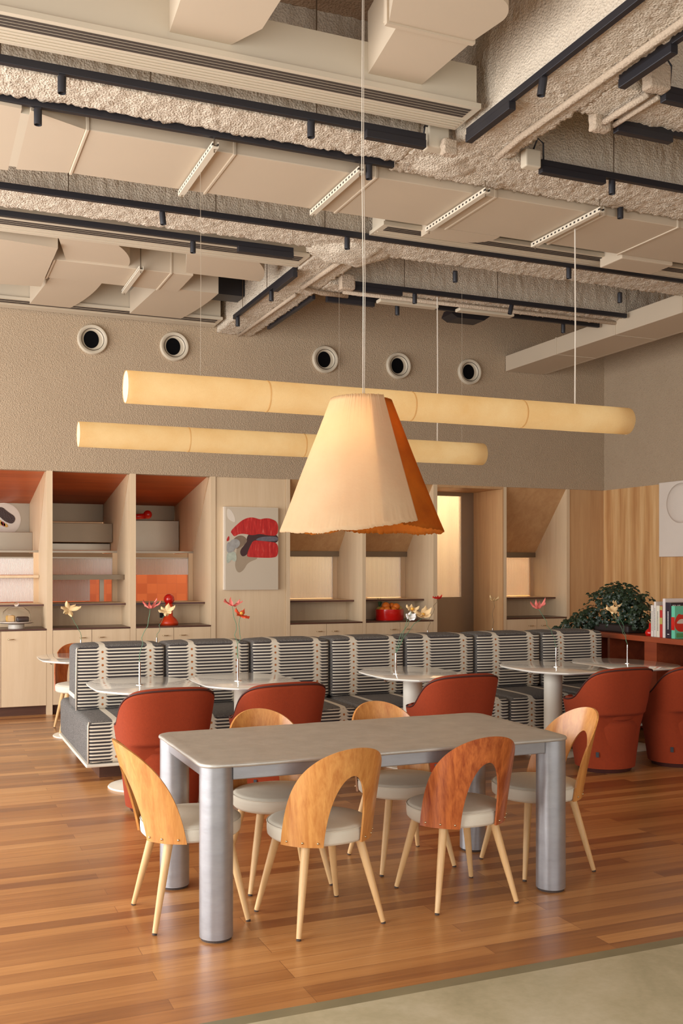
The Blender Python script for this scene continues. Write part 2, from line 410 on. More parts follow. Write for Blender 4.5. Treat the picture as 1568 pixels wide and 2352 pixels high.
# ================================================================== ROOM SHELL
XR, YB, ZW, ZC = 8.61, 11.25, 2.64, 5.0
struct('floor', MB().box(-5, XR, 3.44, 15.2, -.1, 0), M['floor'])
struct('floor_concrete', MB().box(-5, XR, -4, 3.375, -.1, 0), M['concrete'])
struct('trim_1', MB().box(-5, XR, 3.375, 3.44, -.1, .0), M['concrete_edge'])
struct('ceiling', MB().box(-5, XR+.2, -4, 11.4, ZC, ZC+.2), M['slab'])
struct('wall_back', MB().box(-5, XR, YB, YB+.12, ZW, ZC), M['stucco'])
struct('wall_right', MB().box(XR, XR+.2, -4, 15.2, ZW, ZC), M['stucco'])
wp = struct('wall_right_panelling', MB().box(XR, XR+.2, 10.13, 15.2, 0, ZW).box(XR, XR+.2, -4, 10.122, 0, ZW), M['veneer'])
struct('wall_kitchen', MB().box(-3, 6.02, 15.0, 15.2, 0, 1.66), M['tile'])
struct('wall_kitchen_upper', MB().box(-3, 6.02, 15.0, 15.2, 1.66, 3.2), M['steel_dark'])
struct('wall_kitchen_side', MB().box(6.02, 6.1, 12.2, 15.2, 0, 3.2), M['kitchen_wall'])
struct('wall_kitchen_pale', MB().box(6.1, XR, 13.4, 13.5, 0, 3.2), M['kitchen_wall'])
struct('ceiling_kitchen', MB().box(-3, XR, 11.4, 15.2, 3.15, 3.25), M['kitchen_wall'])

def rough_beam(name, x0, x1, y0, y1, z0, z1, mat, seed=0, amp=.013, step=.02, **k):
    """sprayed beam: three long faces (two sides and the underside) as one lumpy skin, closed ends"""
    mb = MB(); along_x = (x1-x0) > (y1-y0)
    L0, L1 = (x0, x1) if along_x else (y0, y1); a0, a1 = (y0, y1) if along_x else (x0, x1)
    prof = []; nz = max(3, int((z1-z0)/.06)); na = max(6, int((a1-a0)/step))
    for i in range(nz): prof.append((a0, z1-(z1-z0)*i/nz, -1, 0))
    for i in range(na+1): prof.append((a0+(a1-a0)*i/na, z0, 0 if 0 < i < na else (-.7 if i == 0 else .7), -1))
    for i in range(1, nz+1): prof.append((a1, z0+(z1-z0)*i/nz, 1, 0))
    nL = int((L1-L0)/step)
    rows = []
    for i in range(nL+1):
        l = L0+(L1-L0)*i/nL; row = []
        for (a, z, da, dz) in prof:
            q = Vector((l*9, a*9+seed, z*9)); q2 = Vector((l*38, a*38, z*38+seed))
            h = amp*(noise.noise(q)*.45 + noise.noise(q2)*.8 + .9*noise.noise(q2*2.3))
            a_, z_ = a+da*h, z+dz*h
            row.append(mb.bm.verts.new((l, a_, z_) if along_x else (a_, l, z_)))
        rows.append(row)
    for r, q in zip(rows, rows[1:]):
        for j in range(len(r)-1): mb.bm.faces.new((r[j], r[j+1], q[j+1], q[j]))
    mb.bm.faces.new(rows[0]); mb.bm.faces.new(rows[-1][::-1])
    return struct(name, mb, mat, smooth=True, **k)
B = M['spray']
rough_beam('trim_2', 3.6, XR, 4.60, 4.96, 4.3, ZC, B, 3)
rough_beam('trim_3', -2.2, 2.95, 5.72, 6.04, 4.3, ZC, B, 11)
rough_beam('trim_13', 2.95, XR, 5.72, 6.19, 4.3, ZC, B, 12)
rough_beam('trim_4', -2.2, XR, 7.55, 7.93, 4.3, ZC, B, 17)
rough_beam('trim_5', 3.6, XR, 8.86, 9.16, 4.3, ZC, B, 23)
rough_beam('trim_6', 3.17, 3.60, 1.0, 5.72, 4.3, ZC, B, 31)
rough_beam('trim_7', 3.17, 3.60, 6.13, 7.55, 4.62, ZC, B, 37)
rough_beam('trim_8', 3.17, 3.60, 7.93, YB, 4.3, ZC, B, 41)
# lumpy haunches where the beams meet
def lump(name, cx, cy, cz, rx, ry, rz, seed):
    mb = MB(); bmesh.ops.create_icosphere(mb.bm, subdivisions=5, radius=1)
    for v in mb.bm.verts:
        p = v.co.copy(); h = 1+.10*noise.noise(p*3+Vector((seed,0,0)))+.05*noise.noise(p*11)+.03*noise.noise(p*26)
        v.co = Vector((cx+p.x*rx*h, cy+p.y*ry*h, cz+p.z*rz*h))
    return struct(name, mb, B, smooth=True)
lump('trim_9', 3.42, 7.95, 4.42, .42, .34, .20, 5)
lump('trim_10', 3.25, 5.98, 4.42, .34, .24, .16, 9)

# ------------------------------------------------------------------ ceiling: ducts, plenums, tracks
def duct(label, boxes, seams=(), cat='duct', mat='duct', group=None, extra=None):
    c = boxes[0]; e = empty('air_duct', ((c[0]+c[1])/2, (c[2]+c[3])/2, c[4]), label=label, cat=cat, group=group)
    ox, oy, oz = e.location
    for i, b_ in enumerate(boxes):
        MB().rbox(b_[0]-ox, b_[1]-ox, b_[2]-oy, b_[3]-oy, b_[4]-oz, b_[5]-oz, .006, 1).build('duct_section' if i == 0 else 'branch', M[mat], e)
    for s_ in seams:
        MB().rbox(s_[0]-ox, s_[1]-ox, s_[2]-oy, s_[3]-oy, s_[4]-oz, s_[5]-oz, .004, 1).build('flange', M[mat], e)
    return e
# long duct between the two nearer beams
e = duct('long smooth cream rectangular duct running between the two nearer sprayed beams', [(.93, 7.0, 6.22, 6.95, 4.25, 4.40)],
     [(x, x+.02, 6.21, 6.96, 4.242, 4.41) for x in (.935, 1.86, 2.86, 3.80, 4.75, 5.45, 6.4)])
o_ = e.location
def loc(pts): return [(p[0]-o_.x, p[1]-o_.y, p[2]-o_.z) for p in pts]
mb = MB(); a_ = [(.93,6.22),(.93,6.95),(.60,7.02),(.60,6.08)]
mb.prism([(x-o_.x, y-o_.y) for x,y in a_], 0, .2).build('tapered_section', M['duct'], e)
MB().prism([(x-o_.x, y-o_.y) for x,y in [(.55,6.08),(.55,7.06),(-1.2,7.2),(-1.2,6.0)]], 0, .16).build('duct_section', M['duct'], e)
MB().prism([(x-o_.x, y-o_.y) for x,y in [(.60,6.14),(.60,6.98),(.55,6.98),(.55,6.14)]], -.0, .14).build('flexible_collar', M['plenum'], e)
mb = MB(); cpts = [(3.72,6.95),(4.30,6.95)] + [(4.30-.30+.30*math.cos(a), 7.0+.20*math.sin(a)) for a in [PI*k/16 for k in range(0,9)]] + [(3.72,7.20)]
mb.prism([(x-o_.x, y-o_.y) for x,y in cpts], .0, .14).build('branch', M['duct'], e)
MB().rbox(5.50-o_.x, 6.05-o_.x, 6.95-o_.y, 7.25-o_.y, -.03, .14, .01, 1).build('branch', M['duct'], e)
# hanging channels below it
def strut(x, y0, y1, z, ztop, label, group='slotted hanger channels under the ducts'):
    e = empty('hanger_channel', (x, (y0+y1)/2, z), label=label, cat='hanger', group=group)
    h = (y1-y0)/2
    MB().box(-.02, .02, -h, h, 0, .006).box(-.02, -.014, -h, h, .006, .035).box(.014, .02, -h, h, .006, .035).build('channel', M['slotted'], e)
    for s_ in (-1, 1): MB().tube([(0, s_*(h-.03), -.02), (0, s_*(h-.03), ztop-z)], .005, 6).build('threaded_rod', M['steel'], e)
for x, l in ((1.70, 'leftmost slotted hanger channel under the long cream duct'), (2.69, 'slotted hanger channel under the long duct, crossed by the pendant cable'),
             (3.65, 'slotted hanger channel under the long duct right of the pendant cable'), (4.62, 'slotted hanger channel holding the nearer tube lamp cable')):
    strut(x, 6.06, 6.96, 4.205, 5.0, l)
strut(1.84, 9.0, 9.85, 4.26, 5.0, 'short slotted hanger channel under the far left duct')

def plenum(x0, x1, y0, y1, z0, z1, label, slots=4, ribs=4, right_end=False):
    e = empty('linear_air_diffuser', ((x0+x1)/2, (y0+y1)/2, z0), label=label, cat='air vent'); ox, oy, oz = e.location
    h = (x1-x0)/2; w = (y1-y0)/2
    MB().prism([(-w,.0),(-w,z1-z0),(w,z1-z0),(w,.0)], -h, h, 'x').build('plenum_box', M['plenum'], e)
    MB().box(-h-.02, h+.02, -w-.02, w+.02, -.03, 0).build('frame', M['plenum'], e)
    sw = w*.9/(slots)
    for i in range(slots):
        y = -w+.015+i*sw*.95
        MB().box(-h+.03, h-.03, y, y+sw*.55, -.034, -.031).build('slot', M['slot'], e)
    for i in range(ribs):
        y = .0+i*w*.9/ribs+.02
        MB().rbox(-h, h, y, y+.010, -.036, -.03, .002, 1).build('rib', M['plenum'], e)
    return e
plenum(-2.2, 3.08, 5.24, 5.52, 4.37, 4.60, 'nearest long slotted ceiling diffuser, at the top left', 4, 4)
plenum(3.40, 7.0, 7.20, 7.44, 4.33, 4.60, 'long slotted diffuser on the right in front of the second beam', 3, 2)
plenum(-2.2, 3.12, 8.20, 8.50, 4.33, 4.70, 'slotted diffuser on the left just behind the second beam', 3, 2)
plenum(-2.2, 3.10, 10.85, 11.20, 4.38, 4.75, 'farthest slotted diffuser along the top of the back wall', 2, 1)
e = duct('wide cream duct with branches dropping onto the nearest diffuser', [(-2.2, 1.55, 4.0, 4.5, 4.46, 4.8)])
o_ = e.location
def bd(poly, z0, z1, name='branch', mat='duct'): return MB().prism([(x-o_.x, y-o_.y) for x,y in poly], z0-o_.z, z1-o_.z).build(name, M[mat], e)
bd([(1.22,5.25),(1.55,5.25),(1.66,5.02),(1.66,4.4),(1.17,4.4)], 4.42, 4.72)
e = duct('cream elbow duct dropping onto the right end of the nearest diffuser', [(2.3, 2.7, 4.4, 4.9, 4.52, 4.78)])
o_ = e.location
bd([(2.37,5.25),(2.71,5.25),(2.74,4.72),(2.30,4.72)], 4.42, 4.78)
bd([(2.25,4.72),(2.74,4.70)]+[(2.60+.18*math.cos(a), 4.46+.18*math.sin(-a)) for a in [PI/2*k/8 for k in range(9)]]+[(2.2,4.28),(2.17,4.5),(2.25,4.72)], 4.42, 4.80)
bd([(2.23,4.70),(2.755,4.70),(2.755,4.73),(2.23,4.73)], 4.41, 4.81, 'flange')
# far left ducts
e = duct('far left cream duct with curved branches feeding two slotted diffusers', [(1.10, 2.35, 9.13, 9.72, 4.30, 4.55)], [(1.09, 1.11, 9.12, 9.73, 4.29, 4.56), (2.13, 2.15, 9.12, 9.73, 4.29, 4.56)])
o_ = e.location
bd([(1.08,8.72),(1.08,9.98),(.6,10.05),(.6,8.66)], 4.28, 4.6, 'duct_section')
bd([(.58,8.66),(.58,10.05),(-1.5,10.2),(-1.5,8.5)], 4.30, 4.6, 'duct_section')
def curvebr(xa, xb, y0, y1, bend):
    n = 10; L_ = [(xa, y0)]; R_ = []
    for i in range(n+1):
        t_ = i/n; R_.append((xb+bend*(1-math.cos(t_*PI/2))*.6, y0+(y1-y0)*t_))
    return [(xa, y0)]+[(xb+bend*math.sin(i/n*PI/2)**2*.0+bend*(i/n)**2, y0+(y1-y0)*i/n) for i in range(n+1)]+[(xa+bend*.6, y1)]
bd(curvebr(1.20, 1.75, 9.14, 8.50, -.25), 4.32, 4.56)
bd(curvebr(2.28, 3.00, 9.14, 8.50, -.25), 4.32, 4.56)
bd(curvebr(1.15, 1.62, 9.70, 10.84, -.15), 4.32, 4.56)
bd(curvebr(2.15, 2.75, 9.70, 10.84, -.10), 4.32, 4.56)
# duct along the right wall
e = duct('long boxed duct running along the right wall towards the back corner', [(7.04, 7.60, 0.5, 11.24, 4.145, 4.345)],
     [(7.03, 7.61, y, y+.02, 4.14, 4.35) for y in (10.1, 9.0, 7.95, 7.0, 6.0)])
MB().rbox(7.60-e.location.x, 7.64-e.location.x, .5-e.location.y, 11.2-e.location.y, .0, .05, .004, 1).build('flange', M['duct'], e)
MB().tube([(-.25, 3.6, .2), (-.25, 3.6, .84)], .012, 8).build('threaded_rod', M['duct'], e)

# spotlight tracks
def track(label, p0, p1, z=4.27, feed=None, hangers=()):
    p0, p1 = Vector(p0), Vector(p1); d = (p1-p0); L_ = d.length; ang = math.atan2(d.y, d.x)
    e = empty('lighting_track', (p0.x, p0.y, z), ang, label, 'lighting track')
    MB().rbox(0, L_, -.018, .018, 0, .045, .003, 1).build('track_rail', M['black'], e)
    if feed is not None:
        for f0, f1 in feed: MB().rbox(f0, f1, -.024, .024, -.045, .004, .004, 1).build('driver_box', M['black'], e)
    for h in hangers: MB().tube([(h,0,.04),(h,0,ZC-z)], .004, 6).build('hanger_rod', M['steel_dark'], e)
    return e
def spot(px, py, tr_y=None, tr_x=None, z=4.27, tilt=(0,0), label=None):
    p = at(px, py, z=z-.06)
    x, y = (tr_x, p.y) if tr_x is not None else (at(px, py, y=tr_y).x, tr_y)
    global SPOT
    if SPOT is None:
        e = empty('spotlight', (x,y,z))
        MB().box(-.018, .018, -.013, .013, -.014, .0).build('bracket', M['black'], e)
        MB().lathe([(.001,-.012),(.023,-.012),(.023,-.098),(.0225,-.10),(.018,-.10),(.016,-.085),(.0,-.085)], n=20).build('can', M['black'], e, auto=40)
        MB().lathe([(0,-.0865),(.0155,-.0865),(.0155,-.0885),(0,-.0885)], n=16).build('lens', M['steel_dark'], e, smooth=True)
        SPOT = e
    else: e = copy_tree(SPOT); e.location = (x,y,z)
    e.rotation_euler = (tilt[0], tilt[1], 0)
    return tag(e, label, 'spotlight', 'black can spotlights on the ceiling tracks')
SPOT = None
track('long black track in front of the nearest full-width beam, on the left', (-2.2,5.62), (2.93,5.62), feed=[(4.72,5.13)], hangers=(1.5,2.6,3.4,4.4))
track('black track hidden behind the lower edge of the nearest full-width beam', (-2.2,6.075), (2.93,6.075), 4.27)
track('black track in front of the nearest full-width beam, on the right', (3.82,5.67), (7.0,5.67), feed=[(0,.52)], hangers=(.6,2.5))
track('longest black track in front of the second full-width beam', (-2.2,7.48), (7.0,7.48), hangers=(3.2,4.3,5.2,8.6))
track('black track beside the slotted diffuser behind the second beam', (-2.2,8.06), (2.94,8.06), feed=[(4.65,5.14)])
track('black track along the left edge of the big diagonal beam', (3.14,5.44), (3.14,1.2), feed=[(0,.5)])
track('black track along the right edge of the big diagonal beam, top right', (3.56,4.50), (3.56,1.2), feed=[(0,.42)], hangers=(.3,))
track('short black track at the right edge, top of the picture', (3.87,4.53), (8.5,4.53), feed=[(0,.4)])
track('short black track under the rear edge of the top right beam', (3.88,4.96), (8.5,4.96), feed=[(0,.42)])
track('black track in front of the farthest beam on the right', (3.80,8.77), (7.0,8.77), feed=[(0,.52)], hangers=(.55,1.6,3.2))
track('black track behind the farthest beam on the right', (3.72,9.24), (7.0,9.24), feed=[(0,.52)])
track('black track on the left of the far diagonal beam near the back wall', (3.14,8.55), (3.14,10.45), feed=[(0,.55)], hangers=(.8,1.6))
track('black track on the right of the far diagonal beam near the back wall', (3.63,9.35), (3.63,10.75))
spot(142,192,5.62, label='black spotlight at the far left of the nearest track')
spot(714,298,5.62, label='black spotlight left of the pendant cable on the nearest track')
spot(1405,432,5.67, label='black spotlight on the nearest track, right side')
spot(87,253,6.075, label='black spotlight in front of the tapered duct, upper left')
spot(847,388,6.075, label='black spotlight just right of the pendant cable under the nearest beam')
spot(1424,488,6.17,z=4.325, label='small black spotlight peeking below the nearest beam on the right')
spot(372,498,7.48,tilt=(0,-.1), label='black spotlight on the left part of the longest track')
spot(797,560,7.48, label='black spotlight on the longest track beside the pendant cable')
spot(1306,628,7.48, label='black spotlight on the longest track near the tube lamp cable')
spot(443,560,8.06, label='black spotlight on the track beside the left diffuser')
spot(1237,200,tr_x=3.14,tilt=(.12,.1), label='black spotlight on the big diagonal beam, upper right')
spot(610,680,tr_x=3.14, label='black spotlight under the far diagonal beam')
spot(540,740,tr_x=3.14, label='black spotlight at the wall end of the far diagonal track')
spot(1045,633,7.97, label='black spotlight peeking below the second beam, centre')
spot(1423,680,7.97, label='black spotlight peeking below the second beam, far right')
spot(952,682,8.77, label='left black spotlight on the farthest track')
spot(1175,708,8.77,tilt=(0,.25), label='tilted black spotlight on the farthest track')
spot(912,706,9.24, label='black spotlight low behind the farthest beam, centre')
spot(1293,750,9.24, label='black spotlight low behind the farthest beam, right')
# junction boxes and conduits
def jbox(x, y, z, s_, label, rough=True):
    e = tag(MB().rbox(-s_, s_, -s_*.6, s_*.6, -s_, s_, .012, 2, 3, (lambda p,q: p+Vector((noise.noise(p*40),noise.noise(p*40+Vector((5,0,0))),noise.noise(p*44)))*.008) if rough else None).build('junction_box', M['spray_fine' if rough else 'plenum'], smooth=rough, loc=(x,y,z)), label, 'junction box')
jbox(3.03, 5.66, 4.32, .075, 'cream junction box at the end of the nearest left track', False)
jbox(3.74, 5.66, 4.30, .06, 'cream junction box at the start of the nearest right track', False)
jbox(3.80, 4.50, 4.33, .07, 'sprayed junction box at the top right beam corner')
jbox(3.78, 4.98, 4.28, .06, 'sprayed junction box under the rear edge of the top right beam')
jbox(3.08, 5.58, 4.24, .05, 'sprayed junction box at the foot of the big diagonal beam')
jbox(3.72, 8.72, 4.28, .07, 'sprayed junction box beside the farthest track')
def conduit(pts, r, label):
    tag(MB().tube(pts, r, 10).build('conduit_pipe', M['spray_fine'], smooth=True), label, 'pipe')
conduit([(3.46,1.2,4.28),(3.46,5.35,4.28),(3.48,5.65,4.27)], .022, 'plastered pipe along the underside of the big diagonal beam')
conduit([(3.40,8.1,4.27),(3.38,9.0,4.27),(3.62,9.12,4.27),(3.9,9.12,4.27)], .022, 'plastered pipe bending under the far diagonal beam')
conduit([(3.42,9.3,4.28),(3.42,11.2,4.28)], .018, 'thin plastered pipe running to the back wall')
conduit([(3.8,9.0,4.27),(8.5,9.0,4.27)], .02, 'plastered pipe under the farthest beam')
conduit([(3.78,4.55,4.26),(3.78,4.95,4.26)], .02, 'left of two short plastered pipes under the top right beam')
conduit([(3.86,4.55,4.26),(3.86,4.95,4.26)], .016, 'right of two short plastered pipes under the top right beam')
def cable(p, label): tag(MB().tube(p, .006, 8).build('power_cable', M['black'], smooth=True), label, 'cable')
cable([(2.92,5.62,4.30),(2.93,5.62,4.37),(2.97,5.64,4.38),(3.0,5.66,4.36)], 'short black cable looping into the box at the left track end')
cable([(3.84,5.66,4.31),(3.83,5.65,4.42),(3.78,5.64,4.44),(3.76,5.66,4.37)], 'short black cable looping into the box at the right track start')
cable([(3.92,4.53,4.32),(3.93,4.53,4.44),(3.87,4.5,4.46),(3.84,4.5,4.40)], 'short black cable looping over the top right junction box')
# speakers
e = empty('loudspeaker', (2.98,10.3,4.45), 0, 'black wedge loudspeaker hung beside the far left duct', 'speaker')
MB().prism([(-.20,0),(.19,.0),(.23,.05),(.20,.24),(-.10,.24),(-.23,.05)], -.13, .13, 'y').build('cabinet', M['black'], e)
MB().tube([(.0,0,.2),(.0,0,.55)], .012, 8).build('mounting_pole', M['black'], e)
e = empty('loudspeaker', (5.5,9.6,4.28), 0, 'low black loudspeaker under the farthest beam', 'speaker')
MB().prism([(-.23,.04),(-.16,.0),(.17,0),(.24,.05),(.24,.11),(-.2,.11)], -.12, .12, 'y').build('cabinet', M['black'], e)
MB().tube([(0,0,.1),(0,0,.72)], .012, 8).build('mounting_pole', M['black'], e)
for p in ((4.45,9.1),(5.35,9.1)):
    tag(MB().rbox(-.33,.33,-.05,.05,0,.035,.01,2).build('ceiling_bracket', M['plenum'], loc=(p[0]+.1,p[1],4.235)), ('left' if p[0]<5 else 'right')+' cream cable tray piece under the farthest beam', 'bracket')
# porthole nozzles
PH = None
for x, l in ((1.76,'round wall nozzle farthest left'),(2.67,'second round wall nozzle from the left'),(4.51,'round wall nozzle left of the pendant cable'),(5.49,'fourth round wall nozzle, above the pendant shade'),(6.50,'round wall nozzle nearest the right-hand corner')):
    if PH is None:
        PH = e = empty('jet_nozzle', (x, YB, 4.095))
        MB().lathe([(.165,0),(.165,-.03),(.155,-.045),(.135,-.045),(.120,-.03),(.105,-.012),(.0,-.012)], n=40, axis='y').build('flange_ring', M['plenum'], e, auto=50)
        MB().lathe([(.118,-.030),(.124,-.033),(.118,-.036)], n=40, axis='y', cap=False).build('inner_ring', M['slot'], e, smooth=True)
        MB().lathe([(.0,-.0145),(.096,-.0145),(.096,-.013),(0,-.013)], c=(-.014,0,0), n=32, axis='y', sx=.86).build('opening', M['blackgap'], e)
    else: e = copy_tree(PH); e.location = (x, YB, 4.095)
    tag(e, l+', cream ring with a black opening', 'air nozzle', 'round air nozzles on the back wall')

# ================================================================== BACK WALL: built-in niches
DIV = [(1.275,1.337),(2.175,2.238),(3.099,3.156),(4.018,4.067),(5.007,5.053),(5.987,6.042),(7.016,7.062),(8.0,8.048)]
def side_panel(x0, x1, e, z0=0):
    o = e.location
    # front part below the slanted line, full height
    MB().prism([(YB-o.y, 0), (YB-o.y, ZW), (YB+.06-o.y, ZW), (12.07-o.y, 1.77), (12.07-o.y, 0)], x0-o.x, x1-o.x, 'x').build('divider', M['maple'], e)
def niche(x0, x1, xd1, kind, label, hood=None):
    """bay between x0 and x1, its right-hand divider runs x1..xd1"""
    e = empty('wall_niche', ((x0+x1)/2, YB, 0), label=label, cat='shelving'); o = e.location
    a, b = x0-o.x, x1-o.x
    side_panel(x1, xd1, e)
    MB().box(a, b, .52, .55, .93, 1.165).build('back_panel', M['maple'], e)
    MB().box(a, b, .26, .80, 1.165, 1.19).build('ledge', M['maple_edge'], e)
    MB().box(a, b, .255, .26, 1.167, 1.188).build('ledge_edging', M['walnut_top'], e)
    if kind == 'open':
        MB().prism([(.13, 2.655), (.13, 2.75), (1.85, 2.45), (1.85, 2.38)], a, b, 'x').build('soffit', M['soffit_red'], e)
        MB().prism([(.06, 2.70), (1.85, 2.45), (1.85, 1.77), (.83, 1.77)], x1-o.x, xd1-o.x, 'x').build('shaded_side', M['maple_edge'], e)  # same side wall carried on; its shading difference put into a second maple tone
        MB().box(a, b, .80, .86, 1.765, 1.79).build('lintel', M['steel'], e)
    else:
        MB().prism([(.02, 2.64), (.75, 1.80), (.79, 1.80), (.06, 2.64)], a, b, 'x').build('slanted_soffit', M['maple_dark'], e)
        MB().box(a, b, .74, .80, 1.735, 1.80).build('lintel', M['steel_dark'], e)
    # base cabinet of this bay
    c = empty('base_cabinet', ((x0+x1)/2, YB, 0), label='pale maple base cabinet '+label.split('|')[1], cat='cabinet', group='maple base cabinets along the back wall')
    e['label'] = label.split('|')[0]
    MB().box(a, b, .025, .52, .10, .915).build('carcass', M['maple_edge'], c)
    MB().box(a, b, .06, .5, 0, .10).build('plinth', M['plinth'], c)
    n = 2 if (x1-x0) < 1.2 else 4
    w_ = (b-a)/n
    for i in range(n):
        d = MB().rbox(a+i*w_+.0025, a+(i+1)*w_-.0025, .003, .024, .105, .912, .001, 1).build('door', M['maple'], c)
        hx = (a+(i+1)*w_-.10) if i % 2 == 0 else a+i*w_+.10
        MB().tube([(hx-.03,.004,.825),(hx-.03,-.022,.825),(hx-.022,-.028,.825),(hx+.022,-.028,.825),(hx+.03,-.022,.825),(hx+.03,.004,.825)], .0045, 8).build('handle', M['gold'], d, smooth=True)
    tag(MB().rbox(a, b, -.005, .52, 0, .015, .002, 1).build('worktop', M['walnut_top'], loc=((x0+x1)/2, YB, .916)), 'dark wood worktop on the base cabinet '+label.split('|')[1], 'worktop', 'dark worktops of the wall niches')
    return e
e1 = niche(-.6, 1.275, 1.337, 'open', 'leftmost wall niche, with the cake dome and round food picture|at the left edge')
e2 = niche(1.337, 2.175, 2.238, 'open', 'wall niche with a steel shelf, second from the left|under the second niche from the left')
e3 = niche(2.238, 3.099, 3.156, 'open', 'wall niche holding the red mushroom lamp|under the niche with the red lamp')
e4 = niche(4.067, 5.007, 5.053, 'closed', 'wall niche right of the lips picture, half behind the pendant shade|right of the lips picture')
e5 = niche(5.053, 5.987, 6.042, 'closed', 'wall niche holding the red fruit bowl|under the fruit bowl')
e6 = niche(7.062, 8.0, 8.048, 'closed', 'narrow wall niche right of the steel door, with the slanted soffit|right of the steel door')
# glass panes and shelves within the openings
def pane(e, x0, x1, z0, z1, y=.82, fr=True):
    o = e.location
    MB().box(x0-o.x, x1-o.x, y, y+.008, z0, z1).build('fluted_glass_pane', M['fluted'], e)
    if fr: MB().box(x0-o.x, x1-o.x, y-.012, y+.02, z1, z1+.014).build('glass_rail', M['steel'], e)
pane(e1, -.6, 1.22, 1.20, 1.47); pane(e1, -.6, 1.22, 1.51, 1.70)
MB().box(-.6-e1.location.x, 1.27-e1.location.x, .70, .86, 1.475, 1.505).build('shelf', M['maple'], e1)
pane(e2, 1.337, 2.12, 1.51, 1.70); pane(e2, 1.337, 1.86, 1.20, 1.46)
MB().box(1.34-e2.location.x, 2.17-e2.location.x, .33, .80, 1.455, 1.51).build('steel_shelf', M['steel_dark'], e2)
MB().box(1.98-e2.location.x, 2.03-e2.location.x, .86, .90, 1.19, 1.46).build('post', M['steel'], e2)
pane(e3, 2.238, 3.04, 1.505, 1.70)
pane(e4, 4.067, 4.95, 1.20, 1.73); pane(e5, 5.053, 5.93, 1.20, 1.73); pane(e6, 7.062, 7.95, 1.20, 1.73)
for e_, xx in ((e1,1.22),(e2,2.12),(e3,3.04),(e4,4.95),(e5,5.93),(e6,7.95)):
    MB().box(xx-e_.location.x, xx+.056-e_.location.x, .80, .86, 1.19, 1.765).build('glass_jamb', M['maple_edge'], e_)
# kitchen pale backing behind the glass of the right-hand bays
struct('wall_kitchen_bay', MB().box(4.3, 6.0, 13.35, 13.4, 0, 1.9), M['kitchen_wall'])
# hoods
def hood(x0, x1, parts, label):
    e = empty('range_hood', ((x0+x1)/2, 12.9, 1.8), label=label, cat='extractor hood', group='steel hoods behind the left niches')
    for (y0, y1, z0, z1, m_) in parts:
        MB().rbox(x0-(x0+x1)/2+.004, x1-(x0+x1)/2-.004, y0-12.9, y1-12.9, z0-1.8, z1-1.8, .004, 1).build('hood_panel', M[m_], e)
hood(-.6, 1.28, [(13.05,13.1,2.02,2.44,'steel'), (12.7,13.09,1.80,2.02,'steel')], 'steel extractor hood behind the leftmost niche')
hood(1.34, 2.175, [(13.0,13.05,2.17,2.44,'steel_dark'), (12.34,13.0,1.895,2.125,'steel_dark'), (12.5,13.0,1.80,1.885,'steel')], 'stepped steel extractor hood behind the second niche')
hood(2.24, 3.095, [(13.0,13.05,2.20,2.44,'steel_dark'), (12.75,13.04,1.80,2.19,'steel')], 'steel extractor hood behind the niche with the red lamp')
# round food picture on the left hood
e = empty('food_picture', (at(8,1193,y=13.03).x, 13.045, at(8,1193,y=13.03).z), label='round picture of a chocolate dessert plate on the leftmost steel hood', cat='picture')
MB().lathe([(0,0),(.20,0),(.205,-.012),(.19,-.016),(.0,-.012)], n=36, axis='y').build('plate', M['plate'], e, auto=40)
MB().prism(chaikin([(-.13,.13),(-.02,.16),(.04,.10),(.15,.03),(.11,-.06),(.02,-.03),(-.05,.04),(-.12,.05)]), -.022, -.012, 'y').build('chocolate_slice', M['cake_dark'], e)
for k in range(5): MB().prism(chaikin([(-.13+k*.03,.03-k*.02),(-.09+k*.03,.035-k*.02),(-.06+k*.03,-.05-k*.01),(-.10+k*.03,-.06-k*.01)]), -.020, -.012, 'y').build('fruit_slice', M['berry' if k%2 else 'cake_light'], e)
for (px, py) in ((142,1148),(171,1148),(334,1152)):
    p = at(px, py, y=12.95)
    tag(MB().tube([(p.x+.035*math.cos(a), 12.95, p.z-.02+.035*math.sin(a)) for a in [PI*k/10-.3 for k in range(12)]], .007, 8).build('ringlight', M['chrome'], smooth=True), {142:'left',171:'right',334:'single'}[px]+' chrome hook above the steel hood in the '+('niche with the red lamp' if px==334 else 'second niche'), 'ringlight')  # chrome arcs standing in for small ring lights; they emit nothing
# small red lamp on its side on the steel hood
p = at(339,1182,y=12.6)
e = empty('globe_lamp', (p.x, 12.6, 2.19), label='small red globe lamp lying on the steel hood behind the third niche', cat='lamp')
MB().sphere((0,0,p.z-2.19), .055).build('globe', M['red'], e, smooth=True)
MB().tube([(-.03,0,p.z-2.21),(-.2,0,p.z-2.225)], .035, 14).build('neck', M['red'], e, smooth=True)
# mushroom lamp on the worktop
p = at(388,1434,y=11.5)
e = empty('table_lamp', (p.x, 11.5, .931), label='red-orange table lamp with a round globe on the worktop of the third niche', cat='lamp')
MB().lathe([(0,0),(.105,0),(.105,.03),(.085,.065),(.045,.10),(.04,.19),(.045,.24),(0,.24)], n=28).build('base', M['orange_red'], e, smooth=True)
MB().sphere((0,0,.295), .062).build('globe', M['red'], e, smooth=True)
tag(MB().rbox(-.035,.035,-.006,.004,-.05,.05,.004,1).build('wall_socket', M['black'], loc=(at(374,1410,y=11.75).x, 11.765, 1.05)), 'black wall socket behind the red-orange table lamp', 'socket')
